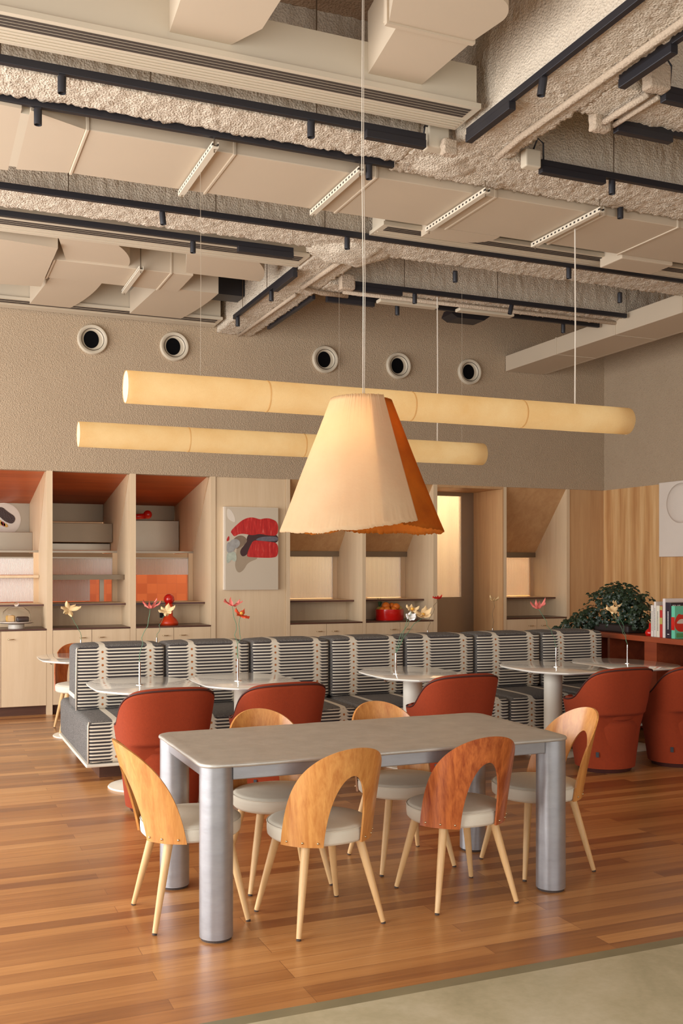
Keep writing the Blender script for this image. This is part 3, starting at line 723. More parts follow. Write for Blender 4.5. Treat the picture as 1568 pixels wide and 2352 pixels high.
# cake stand
p = at(38,1440,y=11.42)
e = empty('cake_stand', (p.x, 11.45, .931), label='pale cake stand on the worktop of the leftmost niche', cat='cake stand')
MB().lathe([(0,0),(.085,0),(.085,.045),(0,.05)], n=28).build('foot', M['plate'], e, auto=40)
MB().lathe([(0,.05),(.16,.055),(.185,.07),(.185,.076),(0,.066)], n=36).build('plate', M['plate'], e, auto=40)
d = empty('glass_dome', (p.x, 11.45, 1.004), label='clear glass cake dome with a knob on the pale cake stand', cat='cake dome')
MB().lathe([(.150,0),(.150,.07),(.135,.115),(.09,.15),(.03,.165),(0.0,.168),(0,.164),(.03,.161),(.088,.146),(.131,.112),(.146,.07),(.146,0)], n=36, cap=False).build('cloche', M['glass'], d, smooth=True)
MB().sphere((0,0,.19), .025).build('knob', M['glass'], d, smooth=True)
tag(MB().rbox(-.05,.045,-.04,.04,0,.075,.02,3).build('cake', M['cake_light'], smooth=True, loc=(p.x-.06,11.44,1.0)), 'golden cake under the glass dome', 'cake')
tag(MB().rbox(-.075,.06,-.04,.04,0,.06,.02,3).build('cake', M['cake_dark'], smooth=True, loc=(p.x+.07,11.43,1.0)), 'dark chocolate cake under the glass dome', 'cake')
# fruit bowl
p = at(898,1424,y=11.45)
e = empty('fruit_bowl', (p.x, 11.5, .931), label='straight-sided glossy red bowl on the worktop of the fifth niche', cat='bowl')
MB().lathe([(0,0),(.178,0),(.182,.008),(.182,.135),(.174,.135),(.172,.012),(0,.012)], n=44).build('bowl_body', M['red'], e, auto=40)
for k, (dx, dy, dz, r, m_, nm) in enumerate([(-.125,-.05,.13,.038,'orange','orange'),(-.07,-.08,.13,.045,'orange','orange'),(-.05,.0,.175,.052,'orange','orange'),(.03,-.06,.125,.046,'orange','orange'),
        (.045,.03,.175,.042,'orange','orange'),(.075,-.04,.165,.048,'orange','orange'),(.13,.0,.135,.045,'lemon','melon')]):
    tag(MB().sphere((0,0,0), r, 18, (1,1,.94)).build(nm, M[m_], smooth=True, loc=(p.x+dx, 11.5+dy, .931+dz)),
        ['small orange at the left rim of the red bowl','orange second from the left at the rim of the red bowl','largest orange on top of the pile in the red bowl','orange low in the middle of the red bowl','orange behind, on top of the pile in the red bowl','orange at the upper right of the pile in the red bowl','pale green fruit at the right rim of the red bowl'][k], 'fruit')
mb = MB()
for k in range(26):
    a = random.uniform(0, 2*PI); t_ = random.uniform(.1,.6); h = random.uniform(.07,.13)
    d_ = Vector((math.cos(a)*t_, math.sin(a)*t_, 1)).normalized(); s_ = Vector((-math.sin(a), math.cos(a), 0))*.011
    b0 = Vector((0,0,0)); mb.face([b0-s_, b0+s_, b0+d_*h*.6+s_*.8, b0+d_*h, b0+d_*h*.6-s_*.8])
e = empty('pineapple', (p.x-.11, 11.56, .96), label='pineapple with a green crown standing in the red bowl', cat='fruit')
MB().sphere((0,0,.07), .05, 18, (1,1,1.4)).build('fruit_body', M['lemon'], e, smooth=True)
mb.build('leaf_crown', M['green_dark'], e, loc=(0,0,.13))
# solid panels
def panel(x0, x1, label, mat='maple'):
    tag(MB().rbox(x0+.003, x1-.003, 11.262, 11.30, .10, ZW, .002, 1).build('wood_panel', M[mat]), label, 'wall panel')
panel(3.156, 4.018, 'tall pale maple panel behind the lips picture')
panel(8.048, XR, 'plain maple panel in the right-hand corner of the back wall', 'maple_dark')
struct('baseboard_back', MB().box(3.156, 4.018, 11.30, 11.34, 0, .1).box(8.048, XR, 11.30, 11.34, 0, .1), M['plinth'])
struct('trim_14', MB().prism([(YB, 0), (YB, ZW), (12.0, ZW), (12.1, 0)], 4.018, 4.067, 'x'), M['maple'])
struct('trim_15', MB().prism([(YB, 0), (YB, ZW), (12.0, ZW), (12.1, 0)], 7.017, 7.062, 'x'), M['maple'])
# steel door
e = empty('door_1', (6.53, 12.0, 0)); e['kind'] = 'structure'
dx0, dx1 = 6.042-6.53, 7.016-6.53; g0, g1 = 6.28-6.53, 6.80-6.53
MB().box(dx0, dx1, -.01, .03, 0, 1.19).box(dx0, g0, -.01, .03, 1.19, 2.56).box(g1, dx1, -.01, .03, 1.19, 2.56).box(dx0, dx1, -.01, .03, 2.56, 2.61).build('door_leaf', M['steel'], e)
MB().box(g0, g1, .0, .01, 1.19, 2.56).build('fluted_glass_pane', M['fluted'], e)
MB().box(g1-.008, g1+.004, -.02, -.008, 1.19, 2.56).build('glazing_bead', M['chrome'], e)
struct('trim_11', MB().box(6.042, 7.016, 11.25, 12.0, 2.61, 2.64), M['maple_dark'])
struct('trim_12', MB().box(7.0, 7.016, 11.25, 12.04, 0, 2.61), M['maple_dark'])
# lips picture
pt = lambda u, v: at(500+u/9.224, 1140+v/9.224, y=11.19)
P0 = pt(700, 1100); e = empty('framed_picture', (P0.x, 11.262, P0.z), label='picture of red lips meeting a glass, in a clear acrylic box frame', cat='picture')
def pp(L_): return [(pt(u,v).x-P0.x, pt(u,v).z-P0.z) for u,v in L_]
c0 = pp([(140,215)])[0]; c1 = pp([(1290,1975)])[0]
MB().rbox(c0[0], c1[0], -.055, -.001, c1[1], c0[1], .003, 1).build('box_frame', M['acrylic'], e)
MB().box(c0[0]+.018, c1[0]-.002, -.058, -.0555, c1[1]+.006, c0[1]-.006).build('print', M['picture'], e)
def pr(name, L_, mat, i, sm=2): MB().prism(chaikin(pp(L_), sm), -.0588-.0006*i, -.058, 'y').build(name, M[mat], e)
pr('chin_shadow', [(400,1000),(760,980),(680,1250),(900,1310),(640,1400),(560,1560),(440,1640),(360,1480),(400,1300)], 'print_shade', 0, 3)
pr('mouth_shadow', [(640,800),(760,770),(1000,790),(1285,800),(1285,1000),(1000,980),(760,1000),(640,1230),(520,1290),(460,1160),(600,1000)], 'print_dark', 1)
pr('teeth', [(820,900),(960,850),(1285,850),(1285,960),(820,940)], 'print_teeth', 2)
pr('upper_lip', [(270,740),(430,580),(560,480),(700,440),(800,455),(900,490),(1000,462),(1120,465),(1285,545),(1285,830),(1100,835),(900,790),(740,830),(560,790),(440,800),(360,860),(310,800)], 'lip', 2)
pr('lower_lip', [(620,1280),(640,1180),(700,1040),(760,930),(900,940),(1100,960),(1285,990),(1285,1270),(1150,1305),(900,1300),(720,1290)], 'lip', 2)
pr('lip_corner', [(195,900),(245,820),(255,930),(195,960)], 'lip', 2)
pr('glass_neck', [(350,880),(480,815),(590,860),(640,960),(520,1060),(400,1130),(300,1010)], 'print_brown', 3)
pr('glass_collar', [(250,960),(350,890),(470,930),(480,1030),(390,1120),(290,1040)], 'print_glass', 4)
pr('glass_bowl', [(192,990),(260,960),(350,1010),(380,1090),(340,1170),(192,1210)], 'print_glass', 5)
pr('glass_highlight', [(192,1180),(370,1160),(405,1260),(400,1380),(330,1380),(300,1330),(240,1410),(192,1420)], 'print_glass2', 4)
pr('smoke_haze', [(200,240),(290,290),(370,430),(380,560),(280,520),(200,440)], 'acrylic', 1)
# right-wall relief
e = empty('relief_artwork', (XR-.001, 9.45, 2.18), label='white relief panel with a raised disc on the right wall', cat='artwork')
MB().rbox(-.035, 0, -.66, .66, -.455, .475, .008, 2).build('panel', M['canvas'], e)
MB().lathe([(.0,-.075),(.10,-.07),(.17,-.058),(.205,-.036),(.205,-.03),(0,-.03)], c=(0,.26,.20), n=40, axis='x', sx=1.25, sy=1.2).build('raised_disc', M['canvas'], e, smooth=True)

# ================================================================== LAMPS
def tube_lamp(x0, x1, y, z, r, label, wires):
    e = empty('tube_lamp', ((x0+x1)/2, y, z), label=label, cat='lamp'); h = (x1-x0)/2
    def f(u, v):
        a = 2*PI*u; xx = -h+2*h*v; rr = r*(1+.015*noise.noise(Vector((xx*3, math.cos(a)*2, math.sin(a)*2+y))))
        return Vector((xx, rr*math.cos(a), rr*math.sin(a)))
    mb = MB(); mb.grid(f, 40, 120, True); mb.build('paper_tube', M['parchment'], e, smooth=True)
    for s_ in (-1,1):
        mb = MB(); n = 48
        mb.face([(s_*(h-.004), (r*.985+.004*random.uniform(-1,1))*math.cos(2*PI*k/n), (r*.985+.004*random.uniform(-1,1))*math.sin(2*PI*k/n)) for k in range(n)]).normal_update()
        mb.build('end_disc', M['paper_end'], e)
    for s_ in (-.52, .03, .5): MB().lathe([(r+.001,-.006),(r+.0025,0),(r+.001,.006)], c=(s_*h,0,0), n=40, axis='x', cap=False).build('seam_ring', M['parchment'], e, smooth=True)
    MB().tube([(-h+.1,0,0),(h-.1,0,0)], .022, 10).build('light_rod', M['led'], e)
    for (px, ztop, rad, mt) in wires:
        xx = at(px, 900, y=y).x-(x0+x1)/2
        MB().tube([(xx,0,r-.005),(xx+.004,0,(ztop-z)*.5),(xx,0,ztop-z)], rad, 6).build('suspension_wire', M[mt], e)
    return e
tube_lamp(1.221, 5.18, 6.48, 2.755, .105, 'nearer, higher of the two long glowing parchment tube lamps', [(460,4.205,.0015,'wire'),(1320,4.22,.006,'cable')])
tube_lamp(1.236, 5.15, 8.65, 2.715, .107, 'farther, lower of the two long glowing parchment tube lamps', [(778,4.985,.0015,'wire'),(1060,4.985,.0015,'wire'),(1004,4.22,.006,'cable')])
# pendant
pc = Vector((2.05, 4.60, 0)); zt, zb = 2.44, 1.815
e = empty('pendant_lamp', (pc.x, pc.y, zt), label='large cone pendant of overlapping cream and amber pulp paper over the metal table', cat='lamp')
def cone_panel(a0, a1, rt, rb, dip, jag, zt_=0, zb_=zb-zt, flat=0):
    def f(u, v):
        a = a0+(a1-a0)*u; r = rt+(rb-rt)*v
        sag = dip*(1-(2*u-1)**2)
        jg = jag*(.7*noise.noise(Vector((a*5, 3.1, rb)))+.5*noise.noise(Vector((a*70, 1.7, rb))))*(v**14)
        z = zt_*(1-v)+(zb_-sag)*v + jg + .006*noise.noise(Vector((a*30,0,5)))*((1-v)**8)
        r *= 1-flat*(1-(2*u-1)**2)+.012*noise.noise(Vector((a*2,v*2,rb*9)))
        # angle measured from the side facing the table's near-left corner
        aa = a-YAW
        return Vector((r*math.sin(aa), -r*math.cos(aa), z))
    mb = MB(); mb.grid(f, 220, 30); return mb
R = math.radians
o = cone_panel(R(-118), R(36), .165, .425, .055, .010, 0, zb-zt, .03).build('cream_panel', M['shade_cream'], e, smooth=True)
sm = o.modifiers.new('thickness','SOLIDIFY'); sm.thickness = .003
o = cone_panel(R(12), R(205), .145, .405, .03, .016, -.008, zb-zt-.012, 0).build('amber_panel', M['shade_orange'], e, smooth=True)
sm = o.modifiers.new('thickness','SOLIDIFY'); sm.thickness = .003
o = cone_panel(R(190), R(262), .150, .41, .03, .012, -.004, zb-zt-.01, 0).build('rear_panel', M['shade_orange'], e, smooth=True)
MB().lathe([(.0,-.03),(.14,-.03),(.14,-.024),(0,-.024)], n=30).build('top_spider', M['spray_fine'], e)
MB().tube([(0,0,-.02),(.002,0,.6),(-.006,.0,1.2),(.0,0,2.54)], .0024, 6).build('cable', M['cable'], e, smooth=True)
MB().tube([(.008,0,-.02),(.012,0,.6),(.004,.0,1.2),(.006,0,2.54)], .002, 6).build('cable', M['cable'], e, smooth=True)
MB().tube([(0,0,-.03),(0,0,-.16)], .022, 12).build('lamp_holder', M['white_matt'], e)
MB().sphere((0,0,-.22), .055).build('bulb', emit('warm_bulb', (1,.89,.66,1), 27), e, smooth=True)

# ================================================================== METAL TABLE
e = empty('dining_table', (2.04, 4.59, 0), label='long grey hand-finished aluminium table on four thick round legs', cat='table')
hx, hy, rt_ = .935, .46, .085
out = []
for cx_, cy_, a0 in ((hx-rt_, hy-rt_, 0), (-hx+rt_, hy-rt_, 90), (-hx+rt_, -hy+rt_, 180), (hx-rt_, -hy+rt_, 270)):
    for k in range(9): a = R(a0+k*90/8); out.append((cx_+rt_*math.cos(a), cy_+rt_*math.sin(a)))
mb = MB(); dense = []
for i in range(len(out)):
    a, b = Vector(out[i]), Vector(out[(i+1)%len(out)]); n = max(1, int((b-a).length/.03))
    dense += [a+(b-a)*k/n for k in range(n)]
rings = []
for (ins, z) in ((.03,.744),(.002,.7445),(-.002,.748),(-.002,.756),(.001,.7605),(.006,.762),(.05,.7615)):
    ring = []
    for p in dense:
        nrm = Vector((p.x/hx**2.0, p.y/hy**2.0)).normalized() if False else Vector((max(-1,min(1,p.x/hx))**9, max(-1,min(1,p.y/hy))**9)).normalized()
        w_ = noise.noise(Vector((p.x*7, p.y*7, 0)))
        q = p-nrm*(ins+.003*w_*(1 if ins < .02 else 0)); ring.append(mb.bm.verts.new((q.x, q.y, z+.0025*noise.noise(Vector((p.x*9,p.y*9,2)))*(1 if z<.75 else .6))))
    rings.append(ring)
for a, b in zip(rings, rings[1:]):
    for k in range(len(a)): mb.bm.faces.new((a[k], a[(k+1)%len(a)], b[(k+1)%len(a)], b[k]))
mb.bm.faces.new(rings[0][::-1]); mb.bm.faces.new(rings[-1])
mb.build('tabletop', M['alu'], e, auto=50)
for sx_ in (-1,1):
    for sy_ in (-1,1):
        cx_, cy_ = sx_*(hx-.078), sy_*(hy-.078)
        mb = MB(); mb.grid(lambda u,v: Vector((cx_+(.0725+.0012*noise.noise(Vector((u*5,v*6,sx_*3+sy_))))*math.cos(2*PI*u), cy_+(.0725+.0012*noise.noise(Vector((u*5,v*6,sx_+sy_*7))))*math.sin(2*PI*u), .012+.733*v)), 40, 20, True)
        mb.bm.verts.ensure_lookup_table()
        lg = mb.build('leg', M['alu_leg'], e, smooth=True)
        MB().lathe([(0,.012),(.0722,.012),(.0715,.014)], c=(cx_,cy_,0), n=40).build('bottom_cap', M['alu_leg'], lg)
        MB().lathe([(0,0),(.066,0),(.066,.013),(0,.013)], c=(cx_,cy_,0), n=32).build('glide', M['rubber'], lg)
for sy_ in (-1,1): MB().rbox(-hx+.14, hx-.14, sy_*(hy-.045)-.012, sy_*(hy-.045)+.012, .684, .744, .005, 2).build('apron', M['alu_leg'], e)
for sx_ in (-1,1): MB().rbox(sx_*(hx-.045)-.012, sx_*(hx-.045)+.012, -hy+.14, hy-.14, .684, .744, .005, 2).build('apron', M['alu_leg'], e)

# ================================================================== PLYWOOD CHAIRS (backrest towards local -y)
def ply_chair(x, y, rz, wood_m, label, group='bentwood chairs with an arched opening'):
    e = empty('dining_chair', (x, y, 0), rz, label, 'chair', group)
    # cushion
    def seat(u, v):
        a = 2*PI*u; prof = [(0,.38),(.19,.378),(.224,.382),(.2335,.392),(.236,.41),(.236,.432),(.232,.447),(.220,.456),(.17,.465),(.10,.472),(.04,.475),(0,.475)]
        t_ = v*(len(prof)-1); i = min(int(t_), len(prof)-2); q = t_-i
        r = prof[i][0]*(1-q)+prof[i+1][0]*q; z = prof[i][1]*(1-q)+prof[i+1][1]*q
        cs, sn = math.cos(a), math.sin(a); k = .985/(abs(cs)**2.15+abs(sn)**2.15)**(1/2.15)
        return Vector((r*k*cs*1.0, r*k*sn*.98+.01, z))
    mb = MB(); mb.grid(seat, 48, 44, True); bmesh.ops.remove_doubles(mb.bm, verts=mb.bm.verts, dist=1e-5)
    st = mb.build('seat', M['cushion'], e, smooth=True)
    mb = MB(); mb.tube([(.2315*math.cos(a)/(abs(math.cos(a))**2.15+abs(math.sin(a))**2.15)**(1/2.15), .01+.2270*math.sin(a)/(abs(math.cos(a))**2.15+abs(math.sin(a))**2.15)**(1/2.15), .446) for a in [2*PI*k/48 for k in range(49)]], .0025, 6)
    mb.build('seam', M['cushion'], st, smooth=True)
    # bent sheet
    zl, H_, RR, tb = .382, .445, .240, .72
    def P_(th, t, off):
        lean = .115*t**1.15; r = RR+off
        return Vector((r*math.sin(th), -r*math.cos(th)*(1.0)-lean+.01, zl+H_*t))
    tho = lambda t: R(71)*math.sqrt(max(0, 1-t**3))
    thi = lambda t: R(23)*math.sqrt(max(0, 1-(t/tb)**2.4)) if t < tb else 0
    mb = MB(); NT_, NU = 46, 14
    ts = [ (1-(1-k/NT_)**1.7) for k in range(NT_+1)]
    ts.append(tb); ts = sorted(set(ts))
    for sgn in (-1, 1):
        front = []; back = []
        for t_ in ts:
            a0, a1 = thi(t_), tho(t_); rowf, rowb = [], []
            for j in range(NU+1):
                th = sgn*(a0+(a1-a0)*j/NU); rowf.append(mb.bm.verts.new(P_(th, t_, -.005))); rowb.append(mb.bm.verts.new(P_(th, t_, .005)))
            front.append(rowf); back.append(rowb)
        for i in range(len(ts)-1):
            for j in range(NU):
                mb.bm.faces.new((front[i][j], front[i][j+1], front[i+1][j+1], front[i+1][j]))
                mb.bm.faces.new((back[i][j], back[i+1][j], back[i+1][j+1], back[i][j+1]))
            mb.bm.faces.new((front[i][NU], back[i][NU], back[i+1][NU], front[i+1][NU]))
            if ts[i] < tb: mb.bm.faces.new((front[i][0], front[i+1][0], back[i+1][0], back[i][0]))
        for j in range(NU): mb.bm.faces.new((front[0][j], back[0][j], back[0][j+1], front[0][j+1]))
    bmesh.ops.remove_doubles(mb.bm, verts=mb.bm.verts, dist=2e-5)
    bk = mb.build('backrest', M[wood_m], e, auto=35)
    first = None
    for sgn in (-1,1):
        for ad in (29, 45, 63):
            p = P_(sgn*R(ad), .045, .006); 
            o = MB().sphere((0,0,0), .0055, 10, (1,1,1)).build('screw', M['gold'], bk, smooth=True, loc=p) if first is None else first.copy()
            if first is None: first = o
            else: COL.objects.link(o); o.location = p
    for sx_ in (-1,1):
        for sy_ in (-1,1):
            tp = Vector((sx_*.135, sy_*.135+.01, .386)); ft = Vector((sx_*.213, sy_*.213+.005, .008))
            l = MB().tube([tp, tp.lerp(ft,.5), ft], [.0205,.017,.0115], 16).build('leg', M['beech'], e, smooth=False, auto=40)
            MB().tube([ft, (ft.x+.001*sx_, ft.y+.001*sy_, 0)], .0105, 12).build('foot_glide', M['rubber'], l)
    return e
ply_chair(1.15, 4.56, -PI/2+R(1), 'honey', 'honey plywood chair at the left end of the metal table')
ply_chair(1.685, 4.27, R(7), 'honey', 'honey plywood chair on the near side of the metal table, left')
ply_chair(2.41, 4.30, R(0), 'reddish', 'reddest plywood chair, near side of the metal table on the right')
ply_chair(1.70, 4.90, PI, 'honey', 'plywood chair on the far side of the metal table, left')
ply_chair(2.42, 4.93, PI, 'honey', 'plywood chair on the far side of the metal table, middle')
ply_chair(3.06, 4.57, PI/2, 'honey', 'honey plywood chair at the right end of the metal table')
ply_chair(1.46, 10.12, PI, 'reddish', 'plywood chair at the white table behind the banquette, far left')

# ================================================================== RUST TUB CHAIRS (back towards local -y)
def tub_chair(x, y, rz, label):
    e = empty('tub_chair', (x, y, 0), rz, label, 'armchair', 'rust tub chairs facing the banquette')
    def top(th):   # rim height by angle from the rear, 0..pi
        a = abs(th)
        s_ = 1/(1+math.exp((a-R(68))*5.2)); return .55+.262*s_
    def RAD(z, th):
        t_ = max(0,min(1,z/.80)); base = .235+.045*min(1,z/.42)+.055*max(0,(z-.35)/.45)
        k = 1/(abs(math.cos(th))**2.8+abs(math.sin(th))**2.8)**(1/2.8)
        flare = .03*max(0,(z-.5)/.3)*(1 if abs(th)<PI/2 else 0)*math.cos(th)
        k = 1+(k-1)*min(1, max(0,(z-.05)/.5))
        return base*k+max(0,flare)*.6
    def shell(off, zmin, mb, n=72, m=26, a1=R(150)):
        rows = []
        for i in range(n+1):
            th = -a1+2*a1*i/n; zt_ = top(th); row = []
            for j in range(m+1):
                z = zmin+(zt_-zmin)*j/m; r = RAD(z, th)-off
                # tuck of the lower back under the upper shell
                if off == 0: 
                    tuck = .055*(1/(1+math.exp((z-.452)*260)))*max(0, min(1,(z-.06)/.36))/(1+math.exp((abs(th)-R(44))*9))
                    r -= tuck
                if off == 0 and j == m: r -= .012
                row.append(mb.bm.verts.new((r*math.sin(th), -r*math.cos(th)*.93, z)))
            rows.append(row)
        return rows
    mb = MB(); o1 = shell(0, .035, mb, n=96, m=70); i1 = shell(.058, .40, mb, n=96)
    for rows in (o1, i1):
        for a, b in zip(rows, rows[1:]):
            for j in range(len(a)-1): mb.bm.faces.new((a[j], b[j], b[j+1], a[j+1]))
    rim = []
    for a, b in zip(o1, i1):
        p, q = a[-1].co, b[-1].co; c_ = (p+q)/2; row = [a[-1]]
        for k in (1,2,3):
            w_ = math.sin(k/4*PI)*.020; row.append(mb.bm.verts.new(p.lerp(q, k/4)+Vector((0,0,w_))))
        row.append(b[-1]); rim.append(row)
    for a, b in zip(rim, rim[1:]):
        for j in range(4): mb.bm.faces.new((a[j], b[j], b[j+1], a[j+1]))
    for idx in (0, -1):
        mb.bm.faces.new([v for v in o1[idx]]+[v for v in rim[idx][1:-1]]+[v for v in i1[idx][::-1]])
    bmesh.ops.recalc_face_normals(mb.bm, faces=mb.bm.faces)
    sh = mb.build('shell', M['rust'], e, auto=60)
    # piping along the outer rim
    pts = [Vector((v[-1].x, v[-1].y, v[-1].z)) for v in [[Vector(( (RAD(top(th),th)-.006)*math.sin(th), -(RAD(top(th),th)-.006)*math.cos(th)*.93, top(th)+.004))] for th in [R(-150)+R(300)*i/80 for i in range(81)]]]
    MB().tube(pts, .006, 8).build('piping', M['piping'], sh, smooth=True)
    # seat cushion fills the tub and the front opening
    def sc(u, v):
        a = 2*PI*u; prof = [(0,.40),(.24,.40),(.262,.42),(.262,.45),(.24,.468),(.12,.48),(0,.482)]
        t_ = v*(len(prof)-1); i = min(int(t_), len(prof)-2); q = t_-i
        r = prof[i][0]*(1-q)+prof[i+1][0]*q; z = prof[i][1]*(1-q)+prof[i+1][1]*q
        return Vector((r*.95*math.sin(a), r*.93*math.cos(a)+.01, z))
    mb = MB(); mb.grid(sc, 36, 18, True); bmesh.ops.remove_doubles(mb.bm, verts=mb.bm.verts, dist=1e-5); mb.build('seat_cushion', M['rust'], e, smooth=True)
    MB().lathe([(0,.036),(.225,.036),(.228,.1),(.26,.36),(.25,.40),(0,.40)], n=36, sy=.93).build('front_body', M['rust'], e, smooth=True)
    MB().lathe([(0,.0),(.205,.0),(.215,.02),(.222,.036),(0,.036)], n=36, sy=.93).build('swivel_base', M['piping'], e, auto=40)
    MB().box(-.256,-.2535,-.012,.012,.13,.17).build('label_tab', M['black'], e, rot=(0,0,R(38)))
    return e
tub_chair(1.49, 6.62, R(2), 'nearest rust tub chair, at the left end, behind the metal table')
tub_chair(2.28, 6.62, R(2), 'rust tub chair at the second white table from the left')
tub_chair(3.655, 6.62, R(2), 'rust tub chair at the middle white table')
tub_chair(5.02, 6.55, R(2), 'rust tub chair right of the metal table with its arm showing')
tub_chair(5.70, 6.50, R(2), 'rust tub chair cut by the right edge of the picture')

# ================================================================== BANQUETTE
X0, PER, N = 1.145, .7307, 7
e = empty('banquette', (X0, 7.6, 0), label='long striped black and cream banquette with square cushions', cat='sofa'); o_ = e.location
XE = X0+PER*N
MB().box(.12, XE-X0-.12, .15, 1.38, 0, .12).build('plinth', M['plinth'], e)
def sl(x0, x1, y0, y1, z0, z1, r, name, bul=.012, tilt=0):
    def fn(p, q):
        b_ = (1-q.x**4)*(1-q.z**4)*bul; p = p.copy(); p.y += b_*(1 if q.y > 0 else -1)*abs(q.y)**3
        p.z += (1-q.x**4)*(1-abs(q.y)**4)*bul*.8*max(0,q.z)**3; return p
    mb = MB(); mb.rbox(x0, x1, y0-7.6, y1-7.6, z0, z1, r, 3, 8, fn)
    return mb.build(name, M['stripe'], e, smooth=True)
for i in range(N):
    x = i*PER
    q = sl(x+.002, x+PER-.002, 8.19, 8.56, .45, .965, .04, 'back_cushion', .02)
    q.rotation_euler = (0,0,0)
for i in range(N):
    x = i*PER
    sl(x+.001, x+PER-.001, 7.58, 8.56, .13, .452, .045, 'seat_cushion', .008)
    sl(x+.001, x+PER-.001, 8.50, 9.12, .13, .452, .045, 'rear_seat_cushion', .008)
for (za, nm) in ((.128,'bottom_piping'),):
    L_ = XE-X0
    MB().rbox(-.006, L_+.006, -.028, 1.528, .112, .136, .01, 2).build(nm, M['cream_piping'], e)
def bandline(y0, y1, z, x): return MB().tube([(x, y0, z), (x, y1, z)], .006, 8)
MB().tube([(.012,.60,.455),(.008,.585,.62),(.012,.585,.94),(.02,.59,.955)], .006, 8).build('front_piping', M['cream_piping'], e, smooth=True)
MB().tube([(.01,-.012,.14),(.01,-.016,.42),(.02,.0,.446)], .006, 8).build('front_piping', M['cream_piping'], e, smooth=True)
MB().rbox(-.004,.004,.60,.93,.55,.585,.003,1).build('side_band', M['cream_piping'], e)

# ================================================================== WHITE TABLES
TBL = None
def cafe_table(x, y, label, rz=0):
    global TBL
    if TBL is None:
        TBL = e = empty('cafe_table', (x,y,0))
        hw, hd, cx_, cy_ = .366, .50, .17, .24
        poly = [(-hw,-hd+cy_),(-hw+cx_,-hd),(hw-cx_,-hd),(hw,-hd+cy_),(hw,hd-cy_),(hw-cx_,hd),(-hw+cx_,hd),(-hw,hd-cy_)]
        pl = []
        for i in range(8):
            a, b = Vector(poly[i]), Vector(poly[(i+1)%8]); n = 6
            for k in range(n):
                t_ = k/n; p = a.lerp(b, t_); nrm = Vector((b.y-a.y, a.x-b.x)).normalized(); pl.append(p+nrm*.012*4*t_*(1-t_))
        mb = MB(); rings = []
        for ins, z in ((.03,.722),(.008,.728),(.0,.737),(.002,.742),(.006,.7435)):
            rings.append([mb.bm.verts.new((p.x*(1-ins/hw), p.y*(1-ins/hd), z)) for p in pl])
        for a, b in zip(rings, rings[1:]):
            for k in range(len(a)): mb.bm.faces.new((a[k], a[(k+1)%len(a)], b[(k+1)%len(a)], b[k]))
        mb.bm.faces.new(rings[0][::-1]); mb.bm.faces.new(rings[-1]); mb.build('tabletop', M['white'], e, auto=30)
        MB().lathe([(0,.012),(.078,.012),(.078,.722),(0,.722)], n=36).build('pedestal', M['white_matt'], e, auto=40)
        MB().lathe([(0,0),(.24,0),(.245,.006),(.24,.014),(.1,.022),(0,.022)], n=48).build('base', M['white_matt'], e, auto=40)
        MB().tube([(-.28,-.06,.722),(-.28,-.06,.70),(-.265,-.06,.69),(-.25,-.06,.70),(-.25,-.06,.708)], .004, 6).build('bag_hook', M['chrome'], e, smooth=True)
    else: e = copy_tree(TBL); e.location = (x,y,0); e.rotation_euler = (0,0,rz)
    return tag(e, label, 'table', 'white cafe tables with cut corners')
T = [(1.505,7.34),(2.272,7.30),(3.68,7.27),(5.015,7.25),(5.775,7.25)]
for (x,y), l in zip(T, ('white table with cut corners at the left end of the banquette','second white table from the left, joined to the end one','white table with cut corners at the middle of the banquette','white table on the right, joined to the one at the edge','white table at the right edge of the picture')):
    cafe_table(x, y, l)
RT = [(1.41,9.78),(2.18,9.78),(5.12,9.78),(5.95,9.78)]
for (x,y), l in zip(RT, ('white table behind the left end of the banquette','white table behind the banquette, second from the left','white table behind the banquette, below the fruit bowl niche','white table behind the banquette, before the steel door')):
    cafe_table(x, y, l)
# ================================================================== FLOWERS
def petals(n, r, w_, cup, seed, droop=0):
    rnd = random.Random(seed); mb = MB()
    for k in range(n):
        a = 2*PI*k/n+rnd.uniform(-.25,.25); L_ = r*rnd.uniform(.85,1.15); cu = cup+rnd.uniform(-.25,.25)
        d = Vector((math.cos(a), math.sin(a), 0)); s_ = Vector((-math.sin(a), math.cos(a), 0))
        def f(u, v):
            hw = w_*math.sin(PI*min(1,.08+v*.84))**.8*(1 if v < .85 else .9); h = cu*L_*(v**1.3)-.25*L_*v*v*v*droop
            return d*(L_*v*math.cos(cu*.6)) + s_*((u-.5)*2*hw) + Vector((0,0,h+.010*math.cos((u-.5)*2*PI)*v+.006*rnd.uniform(-1,1)*v))
        mb.grid(f, 4, 7)
    return mb
def bloom(parent_loc, e, col, n, r, w_, cup, tilt, seed, stamen=False):
    fl = petals(n, r, w_, cup, seed).build('bloom', M[col], e, smooth=True, loc=parent_loc, rot=tilt)
    if stamen: MB().sphere((0,0,.012), .014, 10).build('stamen', M['stamen'], fl, smooth=True)
VASE = None
def vase(x, y, label):
    e = empty('bud_vase', (x, y, .7435), label=label, cat='vase', group='chrome bud vases on the white tables')
    MB().lathe([(0,0),(.032,0),(.032,.003),(.007,.006),(.0065,.165),(.005,.165),(.005,.01),(0,.01)], n=20).build('tube', M['chrome'], e, auto=40)
    return e
def stem(e0, pts, mat='stem'):
    MB().tube(pts, .0022, 6).build('stem', M[mat], e0, smooth=True)
